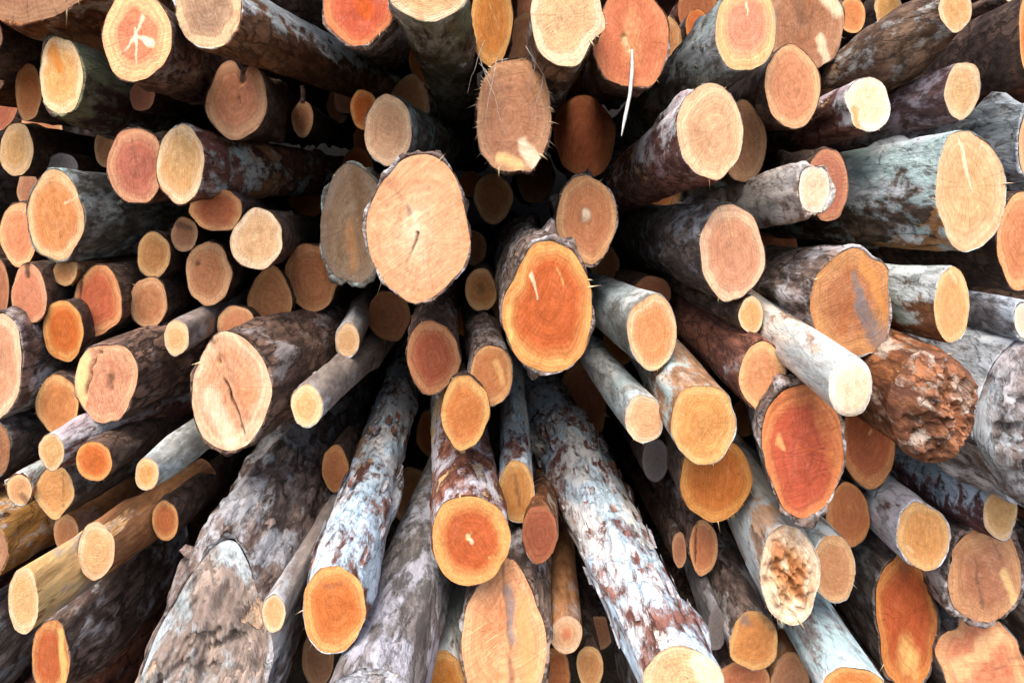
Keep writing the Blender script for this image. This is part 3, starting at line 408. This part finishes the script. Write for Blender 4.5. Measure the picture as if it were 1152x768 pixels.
WH, AQ, BL = (.72, .74, .76), (.42, .58, .58), (.50, .60, .68)
BARKS = {
 'dark': dict(a=(.04, .028, .023), b=(.17, .12, .092), lichen=(.24, .24, .22), lamt=.14),
 'brown': dict(a=(.05, .033, .026), b=(.23, .155, .12), lichen=(.38, .33, .31), lamt=.26, scaly=.8),
 'redbrown': dict(a=(.06, .025, .02), b=(.22, .10, .065), lichen=(.4, .38, .4), lamt=.15),
 'grey': dict(a=(.06, .046, .04), b=(.26, .21, .185), lichen=(.54, .50, .49), lamt=.38, scaly=.8),
 'darkgrey': dict(a=(.04, .034, .032), b=(.17, .15, .14), lichen=(.30, .32, .34), lamt=.28),
 'greybrown': dict(a=(.07, .05, .042), b=(.26, .21, .18), lichen=(.52, .50, .50), lamt=.36, scaly=.8),
 'lichgrey': dict(a=(.06, .06, .055), b=(.22, .23, .21), lichen=(.46, .50, .50), lamt=.46, lichen2=(.36, .46, .44)),
 'bluegrey': dict(a=(.09, .09, .10), b=(.26, .28, .31), lichen=(.5, .55, .6), lamt=.4),
 'bluelich': dict(a=(.07, .07, .08), b=(.26, .28, .30), lichen=(.5, .58, .64), lamt=.62, lichen2=(.62, .64, .66)),
 'lichen': dict(a=(.10, .05, .028), b=(.32, .18, .10), lichen=(.74, .74, .70), lamt=.42, lscale=11, upper=1.9, lichen2=(.55, .62, .58)),
 'moss': dict(a=(.05, .028, .026), b=(.16, .10, .08), lichen=(.26, .28, .16), lamt=.5, lichen2=(.5, .58, .6), lscale=5),
 'mossgreen': dict(a=(.07, .055, .04), b=(.20, .17, .12), lichen=(.20, .22, .13), lamt=.62, lichen2=(.5, .52, .48), lscale=6),
 'mosswhite': dict(a=(.10, .045, .02), b=(.28, .14, .06), lichen=(.36, .42, .36), lamt=.6, lichen2=(.62, .68, .66), upper=2.2),
 'peel': dict(a=(.09, .035, .028), b=(.26, .125, .09), lichen=(.46, .58, .55), lamt=.36, lichen2=(.7, .68, .64), wood=(.42, .2, .09), wamt=.3, lscale=8),
 'redwhite': dict(a=(.09, .04, .036), b=(.28, .15, .125), lichen=(.78, .76, .76), lamt=.46, lichen2=(.5, .4, .42), wood=(.5, .28, .13), wamt=.22, upper=1.4, lscale=9),
 'purple': dict(a=(.045, .028, .03), b=(.17, .11, .11), lichen=(.34, .30, .33), lamt=.34, streak=.4),
 'purpleblue': dict(a=(.045, .022, .026), b=(.17, .09, .09), lichen=(.55, .66, .78), lamt=.42, lscale=14, lstretch=1.6, upper=1.5),
 'brownlich': dict(a=(.07, .045, .03), b=(.24, .17, .12), lichen=(.5, .54, .52), lamt=.32, wood=(.4, .23, .13), wamt=.3),
 'aqua': dict(a=(.06, .045, .035), b=(.22, .17, .13), lichen=(.44, .58, .56), lamt=.66, lichen2=(.66, .70, .72), wood=(.46, .23, .09), wamt=.38, wscale=5, upper=1.3, lscale=10),
 'smooth': dict(a=(.16, .14, .13), b=(.33, .31, .29), lichen=(.5, .5, .5), lamt=.36, scaly=.2, bump=.35, lstretch=.3),
 'aquasmooth': dict(a=(.17, .19, .185), b=(.33, .38, .38), lichen=(.52, .62, .64), lamt=.5, lichen2=(.68, .70, .70), scaly=.25, bump=.4, lstretch=.35, wood=(.34, .2, .12), wamt=.14),
 'tanaqua': dict(a=(.16, .09, .05), b=(.42, .27, .16), lichen=(.44, .58, .58), lamt=.46, lscale=4, scaly=.25, bump=.4),
 'tan': dict(a=(.20, .09, .04), b=(.46, .25, .11), lichen=(.38, .30, .26), lamt=.2, scaly=.25, bump=.4, streak=.4, wood=(.62, .38, .17), wamt=.3, wstretch=.15),
 'tangrey': dict(a=(.22, .11, .05), b=(.48, .29, .13), lichen=(.30, .27, .27), lamt=.5, lscale=5, scaly=.25, bump=.4, wood=(.68, .45, .19), wamt=.45, wstretch=.2),
 'rust': dict(a=(.07, .028, .014), b=(.34, .15, .06), lichen=(.55, .44, .34), lamt=.28, lscale=13, scaly=.6, streak=.3),
 'rustlich': dict(a=(.06, .03, .018), b=(.26, .13, .06), lichen=(.66, .64, .62), lamt=.36, wood=(.5, .25, .07), wamt=.45, scaly=.8),
 'white': dict(a=(.12, .085, .065), b=(.36, .30, .25), lichen=(.62, .57, .52), lamt=.6, scaly=.5, wood=(.5, .32, .18), wamt=.3),
 'birch': dict(a=(.24, .16, .11), b=(.58, .47, .37), lichen=(.70, .63, .54), lamt=.58, lichen2=(.50, .56, .55), scaly=.4, wood=(.55, .34, .20), wamt=.34, wstretch=.2, bump=.5),
 'whiteaqua': dict(a=(.12, .11, .11), b=(.34, .36, .38), lichen=(.74, .76, .80), lamt=.72, lichen2=(.46, .62, .64), lstretch=.4, scaly=.4),
 'flake': dict(a=(.10, .035, .022), b=(.32, .15, .10), lichen=(.62, .60, .64), lamt=.42, wood=(.66, .42, .19), wamt=.42, lscale=10, wscale=5, upper=0),
 'flakewhite': dict(a=(.10, .04, .03), b=(.28, .14, .10), lichen=(.70, .72, .78), lamt=.62, lscale=9),
 'whiteflake': dict(a=(.09, .04, .03), b=(.26, .14, .10), lichen=(.56, .74, .86), lamt=.60, lichen2=(.78, .80, .82), wood=(.42, .24, .13), wamt=.36, lscale=9, wscale=6, bump=1.0),
 'whitelong': dict(a=(.13, .055, .045), b=(.30, .16, .125), lichen=(.58, .74, .84), lamt=.62, lichen2=(.82, .80, .77), wood=(.78, .70, .60), wamt=.36, lscale=7, wscale=4, bump=1.0),
 'silver': dict(a=(.10, .09, .09), b=(.32, .32, .33), lichen=(.46, .50, .53), lamt=.64, lichen2=(.70, .68, .70), scaly=.9, bump=1.0, lscale=8, fiss=15),
 'silverbrown': dict(a=(.06, .045, .04), b=(.26, .21, .185), lichen=(.42, .42, .43), lamt=.42, lichen2=(.34, .30, .28), scaly=.9, bump=1.0, fiss=16),
 'weather_wood': dict(a=(.16, .13, .11), b=(.36, .31, .27), lichen=(.42, .47, .48), lamt=.40, lichen2=(.34, .38, .38), lscale=6, lstretch=.3, wood=(.46, .31, .20), wamt=.3, wstretch=.18, wscale=5, streak=.5, scaly=.4, bump=1.0, axis='z'),
 'rotten_wood': dict(a=(.08, .035, .022), b=(.32, .15, .075), lichen=(.52, .42, .34), lamt=.32, lscale=17, lstretch=1, scaly=.5, bump=1.0),
 'silverend_wood': dict(a=(.10, .085, .08), b=(.30, .29, .30), lichen=(.40, .44, .47), lamt=.5, lichen2=(.42, .38, .38), scaly=.9, bump=1.0, lscale=9, lstretch=.4, fiss=16, axis='z'),
 'greyfuzz_wood': dict(a=(.09, .09, .09), b=(.34, .34, .35), lichen=(.5, .5, .53), lamt=.5, scaly=.6, bump=.9, lscale=12, lstretch=1),
 'greyfuzz': dict(a=(.075, .075, .075), b=(.25, .25, .25), lichen=(.48, .48, .53), lamt=.46, scaly=.6, bump=.9),
}
def solid_mat(name, col, rough=.8):
    if name in MATS: return MATS[name]
    t = NT(name)
    oc = t.n('ShaderNodeTexCoord').outputs['Object']
    n = t.noise(oc, 60.0, 4, .6)
    c = t.mix(t.step(n, .35, .7), tuple(x*.6 for x in col), col)
    MATS[name] = t.finish(c, rough, n, .3, .003)
    return MATS[name]

# ---------------------------------------------------------------- meshes
MARK = {'w': (.78, .62, .42), 'y': (.78, .50, .20), 'o': (.60, .25, .09), 'r': (.50, .13, .045), 'b': (.16, .08, .045), 'k': (.035, .022, .016),
        'p': (.56, .26, .16), 's': (.17, .15, .15), 'R': (.34, .12, .035), 'T': (.50, .36, .22), 'A': (.46, .55, .56), 'O': (.52, .25, .12)}
def nz(x, y, z): return noise.noise((x, y, z))

def new_mesh(name, verts, faces, mat, uvs=None, marks=None):
    me = bpy.data.meshes.new(name); me.from_pydata(verts, [], faces)
    me.materials.append(mat)
    for p in me.polygons: p.use_smooth = True
    if uvs:
        l = me.uv_layers.new(name='UVMap')
        for lp in me.loops: l.data[lp.index].uv = uvs[lp.vertex_index]
    if marks:
        a = me.color_attributes.new('mark', 'FLOAT_COLOR', 'POINT')
        for i, c in enumerate(marks): a.data[i].color = c
    me.update(); return me

def child(name, me, root, loc=(0, 0, 0)):
    o = bpy.data.objects.new(name, me); C.objects.link(o); o.parent = root; o.location = loc
    return o

def rimw(th, sd):
    return min(1.7, max(.05, .8+1.5*nz(math.cos(th)*1.9, math.sin(th)*1.9+sd, 6.6)+.8*nz(math.cos(th)*6, math.sin(th)*6+sd, 2.6)))

def outline(th, sd, shape, irr):
    r = 1 + irr*(nz(math.cos(th)*1.1+sd, math.sin(th)*1.1, sd*.7)*1.3 + .5*nz(math.cos(th)*2.7, math.sin(th)*2.7+sd, 4.2))
    d = math.degrees(th)
    for a, m, w in shape:
        x = (d-a+180) % 360-180
        r += m*math.exp(-(x/w)**2)
    return r

def make_log(i, e, s, sl, ends=True):
    x, y, rx, ry, s0, fk, bk, op, label = e
    k = s*D0/F
    sd = i*3.713 + 1.1
    root = bpy.data.objects.new('log', None); C.objects.link(root)
    root.empty_display_size = .1
    root.location = ((x-VX)*k, s*D0, CAMZ+(VY-y)*k)
    root['label'] = label; root['category'] = 'log'; root['group'] = 'logs stacked in the pile'
    bt, rb = op.get('bt', .028), op.get('rb', 1.0)
    big = op.get('big', 0)
    RX, RZ = rx*k, ry*k                                            # radii of the cut face
    ox, oz = op.get('off', (0, 0)); ox *= RX; oz *= RZ
    tx, tz = op.get('tilt', (nz(sd, 1, 2)*.22, nz(sd, 5, 9)*.22))
    shape = op.get('shape', ())
    irr = op.get('irr', .095)
    rmax = max(rx, ry)*rb
    nA = int(min(110, max(28, rmax*1.15)))
    L = op.get('len') or max(1.2, (3.05-s)*D0*(.92+.16*random.Random(i).random()))
    nL = 70 if big else 44
    Lb = op.get('lb') or .10 + 2.2*max(RX, RZ)*abs(rb-1)
    amp = {'smooth': .012, 'aquasmooth': .012, 'tan': .014, 'tangrey': .014, 'birch': .02, 'tanaqua': .015, 'whitelong': .06, 'whiteflake': .055, 'silverbrown': .06, 'flake': .05}.get(bk, .042)
    V, Fc = [], []
    def tilt(u, v): return tx*u*RX + tz*v*RZ
    for j in range(nL+1):
        t = j/nL
        d = L*(t**1.7)
        b = smooth(0, Lb, d) if (rb != 1.0 or ox or oz) else 0.0
        mul = 1+(rb-1)*b
        sf = math.exp(-d/.35)
        cx = ox*b + sl[0]*d/F; cz = oz*b + sl[1]*d/F
        # slow bends of the stem, none at the cut
        bend = min(1.0, d/.8)
        kb = .10 + .25*max(0, 1-rx/30)
        cx += bend*RX*kb*nz(d*1.3, sd, 1.7); cz += bend*RZ*kb*.8*nz(d*1.3, sd, 8.3)
        tap = 1 + .03*d*nz(sd, 2.2, 7.1)
        for a in range(nA):
            th = 2*PI*a/nA; c, sn = math.cos(th), math.sin(th)
            o = outline(th, sd, shape, irr); o = 1+(o-1)*(.35+.65*sf)
            g = (1+bt*(rimw(th, sd)*sf+1-sf))*o*mul*tap
            m = RX*60
            n = nz(c*1.5+sd, sn*1.5, d*2.2)*.07 + nz(c*3+sd, sn*3, d*4.1)*amp*1.2
            n += (nz(c*6+sd, sn*6, d*7)*1.0 + abs(nz(c*13, sn*13+sd, d*15))*1.1 - .4)*amp
            n *= min(1.0, .35+d/.05)
            kn = nz(c*1.9+sd*2, sn*1.9, d*3.1+5)                   # knots
            if kn > .40: n += (kn-.40)*.8*min(1, d/.12)
            lb = op.get('lobe')
            if lb: n += .10*smooth(.1, .7, d)*nz(c*2.2, sn*2.2, sd+d*.8)
            g *= 1+n
            yy = d + tilt(c*o, sn*o)*(1-t)**3
            if j == 0: yy += RX*.03*nz(c*9, sn*9, sd)
            V.append((cx+c*RX*g, yy, cz+sn*RZ*g))
    for j in range(nL):
        for a in range(nA):
            b = (a+1) % nA
            Fc.append((j*nA+a, (j+1)*nA+a, (j+1)*nA+b, j*nA+b))
    Fc.append(tuple(nL*nA+a for a in range(nA)))                   # the far end of the stem
    # the end grain of the bark: a ring turned in to the cut face
    base = len(V)
    rag = .5 if op.get('rim') else .25
    for q, (f, dy) in enumerate(((.5, -.002*min(1, RX/.05)), (0, .002), (-.03, .006))):
        for a in range(nA):
            th = 2*PI*a/nA; c, sn = math.cos(th), math.sin(th)
            o = outline(th, sd, shape, irr)
            g = o*(1+bt*f*rimw(th, sd))*(1+rag*bt*nz(c*8+q, sn*8, sd)*(f > 0))
            V.append((c*RX*g, dy+tilt(c*o, sn*o)+(RX*.04*bt/.05*nz(c*14, sn*14, sd+q) if q == 0 else 0), sn*RZ*g))
    prev = 0
    for q in range(3):
        cur = base+q*nA
        for a in range(nA):
            b = (a+1) % nA
            Fc.append((prev+a, prev+b, cur+b, cur+a))
        prev = cur
    bark = child('bark', new_mesh('bark', V, Fc, bark_mat(bk, **BARKS[bk])), root)
    # the cut face
    nR = int(min(44, max(9, rmax*.45))); nS = nA
    V, U, M, Fc = [], [], [], []
    marks = op.get('m', ())
    rough, dome = op.get('rough', 0), op.get('dome', 0)
    for r in range(nR+1):
        p = r/nR
        for a in range(nS if r else 1):
            th = 2*PI*a/nS; c, sn = math.cos(th), math.sin(th)
            o = outline(th, sd, shape, irr)*1.0
            u, v = c*p, sn*p
            yy = -.0005 + tilt(u*o, v*o)
            yy += RX*.045*nz(u*1.4+sd, v*1.4, sd) + RX*.012*nz(u*7, v*7, sd)
            if op.get('lobe'):                                     # an old cut: weathered, ridged and grooved along its rim
                yy += RX*.35*(1-p)*nz(u*1.7, v*2.4, 3.3)
                yy += RX*.055*math.sin(11*math.hypot(u*1.2+.1, v*.8+.5)+5*nz(u*1.5, v*1.5, 4))*(1-p**4)
                yy += RX*.16*math.exp(-((p-.9)/.05)**2)
            if rough: yy += RX*(.34*nz(u*3.2, v*3.2, sd) + .26*nz(u*8, v*8, sd) + .15*nz(u*17, v*17, sd))*(1-p**6)
            if dome: yy -= RX*dome*math.sqrt(max(0, 1-p*p))*.9
            col, al = (0, 0, 0), 0.0
            for (u0, v0, u1, v1, w0, w1, ck, st) in marks:
                dx, dy = u1-u0, v1-v0; ll = dx*dx+dy*dy
                tt = min(1, max(0, ((u-u0)*dx+(v-v0)*dy)/ll)) if ll else 0
                dd = math.hypot(u-u0-tt*dx + .07*nz(u*4, v*4, sd), v-v0-tt*dy + .07*nz(u*4, v*4, sd+9))
                w = max(w0+(w1-w0)*tt, .7/nR)
                f = st*(1-smooth(.25, 1.4, dd/w))
                if f > 0:
                    na = 1-(1-al)*(1-f)
                    col = tuple((cc*al*(1-f)+mc*f)/na for cc, mc in zip(col, MARK[ck])); al = na
                    if ck == 'k': yy += RX*.12*f
            V.append((u*o*RX, yy, v*o*RZ)); U.append((u*.5+.5, v*.5+.5)); M.append((*col, al))
    for r in range(nR):
        for a in range(nS):
            b = (a+1) % nS
            if r == 0: Fc.append((0, 1+b, 1+a)[::-1])
            else:
                p0, p1 = 1+(r-1)*nS, 1+r*nS
                Fc.append((p0+a, p1+a, p1+b, p0+b))
    child('cut_face', new_mesh('cut_face', V, Fc, bark_mat(fk + '_wood', **BARKS[fk + '_wood']) if fk + '_wood' in BARKS else face_mat(fk, **FACES[fk]), U, M), root)
    rg = random.Random(i*17+5)
    # torn fibres along the edge of the cut
    nf = op.get('fray', rg.choice((0, 0, 2, 3, 4)) if rx > 13 and 0 < x < 1152 and i < 1000 else 0)
    if nf:
        V, Fc = [], []
        fa = op.get('fa')
        for q in range(nf):
            th = math.radians(rg.gauss(fa, 26) if fa is not None else rg.uniform(0, 360))
            o = outline(th, sd, shape, irr)
            px, pz = math.cos(th)*RX*o*.985, math.sin(th)*RZ*o*.985
            ln = RX*(.07+.30*rg.random()**2.2); w = RX*rg.uniform(.010, .045)
            dirx, dirz = math.cos(th)*.7+rg.uniform(-.35, .35), math.sin(th)*.7-.35+rg.uniform(-.3, .3)
            y0 = tilt(math.cos(th), math.sin(th))
            tip = (px+dirx*ln, y0-ln*rg.uniform(-.1, .6), pz+dirz*ln)
            b0 = len(V)
            for a in range(5):
                q2 = 2*PI*a/5
                V.append((px-dirx*ln*.3+math.cos(q2)*w, y0+.004+math.sin(q2)*w, pz-dirz*ln*.3+math.sin(q2+1)*w))
            V.append(tip)
            for a in range(5): Fc.append((b0+a, b0+(a+1) % 5, b0+5))
            child('splinter', new_mesh('splinter', V, Fc, solid_mat('splinter_wood', (.74, .54, .30))), root); V, Fc = [], []
    if op.get('strip'):                                            # one long torn fibre hanging from the cut
        V, Fc = [], []
        pts = [(-.02, -.02, -.30), (-.04, -.05, -.95), (-.10, -.07, -1.5), (-.22, -.05, -2.1), (-.30, -.03, -2.55)]
        for (px, py, pz), w in zip(pts, (.03, .055, .045, .05, .012)):
            for dx, dy in ((-w, 0), (0, -w*.5), (w, 0), (0, w*.5)): V.append((px*RX+dx*RX, py*RX*2+dy*RX-.01, pz*RX))
        for j in range(4):
            for a in range(4): Fc.append((j*4+a, j*4+(a+1) % 4, j*4+4+(a+1) % 4, j*4+4+a))
        child('splinter', new_mesh('splinter', V, Fc, solid_mat('white_fibre', (.82, .78, .72))), root)
    if op.get('threads'):                                          # thin torn fibres hanging across the log
        for q in range(7):
            V, Fc = [], []
            x0, z0 = rg.uniform(-.9, 1.1), rg.uniform(.7, 1.35); x1, z1 = x0+rg.uniform(-.5, .9), z0-rg.uniform(.5, 1.4)
            for j in range(9):
                u = j/8; w = RX*.012*(1.1-u*.7)
                px, pz, py = x0+(x1-x0)*u+.12*nz(u*3, q, 1), z0+(z1-z0)*u+.1*nz(u*3, q, 5), -.02-.03*math.sin(u*PI)
                for a in range(4): V.append((px*RX+math.cos(a*PI/2)*w, py+math.sin(a*PI/2)*w, pz*RZ))
            for j in range(8):
                for a in range(4): Fc.append((j*4+a, j*4+(a+1) % 4, j*4+4+(a+1) % 4, j*4+4+a))
            child('fibre', new_mesh('fibre', V, Fc, solid_mat('grey_fibre', (.55, .48, .42))), root)
    if op.get('stub'):
        V, Fc = [], []
        for j, (px, pz, w) in enumerate(((0, .95, .3), (.05, 1.5, .26), (-.05, 2.0, .24))):
            for a in range(8):
                q2 = 2*PI*a/8; V.append((px*RX+math.cos(q2)*w*RX, .01+math.sin(q2)*w*RX, pz*RZ*.9))
        for j in range(2):
            for a in range(8): Fc.append((j*8+a, j*8+(a+1) % 8, j*8+8+(a+1) % 8, j*8+8+a))
        child('twig_stub', new_mesh('twig_stub', V, Fc, bark_mat('brown', **BARKS['brown'])), root)
    # stubs of trimmed branches
    if i < 1000 and op.get('tail') and rx >= 17 and 'birch' not in bk and 'fuzz' not in bk:
        for q in range(rg.choice((1, 1, 2))):
            d = rg.uniform(.10, .55); th = rg.uniform(.1, 2*PI)
            b = smooth(0, Lb, d); mul = 1+(rb-1)*b
            ux, uz = math.cos(th), math.sin(th); w = max(.006, RX*rg.uniform(.07, .14)); ln = RX*rg.uniform(.10, .32)
            bx, bz = ox*b+sl[0]*d/F+ux*RX*mul*.94, oz*b+sl[1]*d/F+uz*RZ*mul*.94
            V, Fc = [], []
            for j, (hh, ww) in enumerate(((-.3, 1.7), (.25, 1.25), (.7, 1.0), (1.0, .95), (1.02, .6))):
                for a in range(9):
                    q2 = 2*PI*a/9; s2, c2 = math.sin(q2)*w*ww, math.cos(q2)*w*ww
                    hj = ln*hh*(1+.18*nz(a*.9, q, sd))
                    V.append((bx+ux*hj-uz*s2, d-hj*.45+c2*1.2, bz+uz*hj+ux*s2))
            for j in range(4):
                for a in range(9): Fc.append((j*9+a, j*9+(a+1) % 9, j*9+9+(a+1) % 9, j*9+9+a))
            Fc.append(tuple(36+a for a in range(9)))
            child('branch_stub', new_mesh('branch_stub', V, Fc, bark_mat(bk, **BARKS[bk])), root)
    # loose flakes of bark standing off the stem
    nfl = op.get('flakes', 0)
    if nfl:
        V, Fc = [], []
        for q in range(nfl):
            d = rg.uniform(.03, 1.5); th = rg.uniform(.0, PI*1.0) if rg.random() < .75 else rg.uniform(0, 2*PI)
            b = smooth(0, Lb, d); mul = 1+(rb-1)*b
            cx = ox*b+sl[0]*d/F; cz = oz*b+sl[1]*d/F
            ln, wd, lift = rg.uniform(.02, .06), rg.uniform(.10, .30), rg.uniform(.02, .14)
            b0 = len(V); nu, nv = 4, 4
            for iu in range(nu+1):
                for iv in range(nv+1):
                    uu, vv = iu/nu-.5, iv/nv-.5
                    aa = th+uu*wd*(1-.5*abs(vv)); 
                    g = (1+bt)*mul*(1.02+lift*(abs(uu)*1.4+vv*.6+.15)+.02*nz(uu*5+q, vv*5, sd))
                    V.append((cx+math.cos(aa)*RX*g, d+vv*ln*2+.008*nz(uu*4, q, vv*4), cz+math.sin(aa)*RZ*g))
            for iu in range(nu):
                for iv in range(nv):
                    p0 = b0+iu*(nv+1)+iv; Fc.append((p0, p0+1, p0+nv+2, p0+nv+1))
            child('bark_flake', new_mesh('bark_flake', V, Fc, bark_mat('flakes', a=(.12, .05, .04), b=(.30, .16, .12), lichen=(.70, .70, .72), lamt=.5, lscale=22)), root); V, Fc = [], []
    return root

random.seed(4)
logs = []
for i, (e, (s, lx, ly)) in enumerate(zip(LOGS, SOLVED)):
    logs.append(make_log(i, e, s, (lx, ly)))

def plain_log(i, f, label, group, kinds):
    rg = random.Random(i)
    x, y, rx, ry, s = f
    r = make_log(i, (x, y, rx, ry, s, rg.choice(kinds), rg.choice(('dark', 'brown', 'grey', 'darkgrey', 'redbrown')), {}, label), s, (rg.uniform(-8, 8), rg.uniform(-8, 8)))
    r['group'] = group
for i, f in enumerate(FILLS):
    plain_log(1000+i, f, "dim log end deep in the dark gaps between the nearer logs", 'logs deep in the dark gaps', ('dull', 'dull2', 'rusty', 'tan'))
for i, f in enumerate(RINGS):
    plain_log(2000+i, f, "log of the same pile just beyond the picture's edge", 'logs of the pile around the view', ('peach', 'orange', 'tan', 'dull'))

# ---------------------------------------------------------------- ground and an added dark sheet behind the pile
def soil(name, col):
    t = NT(name)
    oc = t.n('ShaderNodeTexCoord').outputs['Object']
    n = t.noise(oc, 6.0, 8, .7); n2 = t.noise(oc, 40.0, 5, .7)
    c = t.mix(t.step(t.math('ADD', t.math('MULTIPLY', n, .6), t.math('MULTIPLY', n2, .4)), .35, .65), tuple(v*.45 for v in col), col)
    return t.finish(c, .95, t.math('ADD', n, t.math('MULTIPLY', n2, .5)), .8, .03)
V, Fc = [], []
n = 60
for a in range(n+1):
    for b in range(n+1):
        px, py = (a/n-.5)*60, (b/n-.5)*60
        V.append((px, py, .04*nz(px*.8, py*.8, 2)))
for a in range(n):
    for b in range(n):
        p = a*(n+1)+b; Fc.append((p, p+n+1, p+n+2, p+1))
g = bpy.data.objects.new('ground', new_mesh('ground', V, Fc, soil('forest_soil', (.12, .085, .055)))); C.objects.link(g)
g.location.z = GROUNDZ; g['kind'] = 'structure'; g['label'] = 'bare brown soil under the pile'
V, Fc = [], []
for a in range(n+1):
    for b in range(21):
        px, pz = (a/n-.5)*16, b/20*5.5
        V.append((px, pz*.22+.25*nz(px*.7, pz*.7, 7), pz))
for a in range(n):
    for b in range(20):
        p = a*21+b; Fc.append((p, p+1, p+22, p+21))
g = bpy.data.objects.new('earth_bank', new_mesh('earth_bank', V, Fc, soil('bank_soil', (.012, .009, .007)))); C.objects.link(g)  # added sheet hides the sky behind gaps; near-black colour stands in for deep shade
g.location = (0, D0*3.05, GROUNDZ-.1); g['kind'] = 'structure'; g['label'] = 'near-black backdrop sheet added behind the pile'

# ---------------------------------------------------------------- light, sky, camera
SUN_EL, SUN_AZ = math.radians(SUNEL), math.radians(SUNAZ)          # azimuth measured from +Y towards +X
w = bpy.data.worlds.new('World'); bpy.context.scene.world = w; w.use_nodes = True
nt = w.node_tree; bg = nt.nodes['Background']
sky = nt.nodes.new('ShaderNodeTexSky'); sky.sky_type = 'NISHITA'; sky.sun_disc = False
sky.sun_elevation = SUN_EL; sky.sun_rotation = SUN_AZ; sky.air_density = 1.0; sky.dust_density = 3.0
nt.links.new(sky.outputs[0], bg.inputs[0]); bg.inputs[1].default_value = SKYSTR
sl = bpy.data.lights.new('sun', 'SUN'); sl.energy = SUNSTR; sl.angle = math.radians(SUNANG); sl.color = (1, .955, .89)
so = bpy.data.objects.new('sun', sl); C.objects.link(so)
d = Vector((math.sin(SUN_AZ)*math.cos(SUN_EL), math.cos(SUN_AZ)*math.cos(SUN_EL), math.sin(SUN_EL)))
so.rotation_euler = d.to_track_quat('Z', 'Y').to_euler(); so.location = d*20

cam = bpy.data.cameras.new('camera'); co = bpy.data.objects.new('camera', cam); C.objects.link(co)
co.location = (0, 0, CAMZ); co.rotation_euler = (PI/2, 0, 0)
cam.sensor_width = 36; cam.lens = 36*F/1152
cam.shift_x = (576-VX)/1152; cam.shift_y = (VY-384)/1152
cam.clip_start = .05; cam.clip_end = 400
sc = bpy.context.scene; sc.camera = co
sc.cycles.max_bounces = 16; sc.cycles.diffuse_bounces = 8
sc.view_settings.view_transform = 'Standard'; sc.view_settings.look = 'None'
sc.view_settings.exposure = EXPO; sc.view_settings.gamma = 1
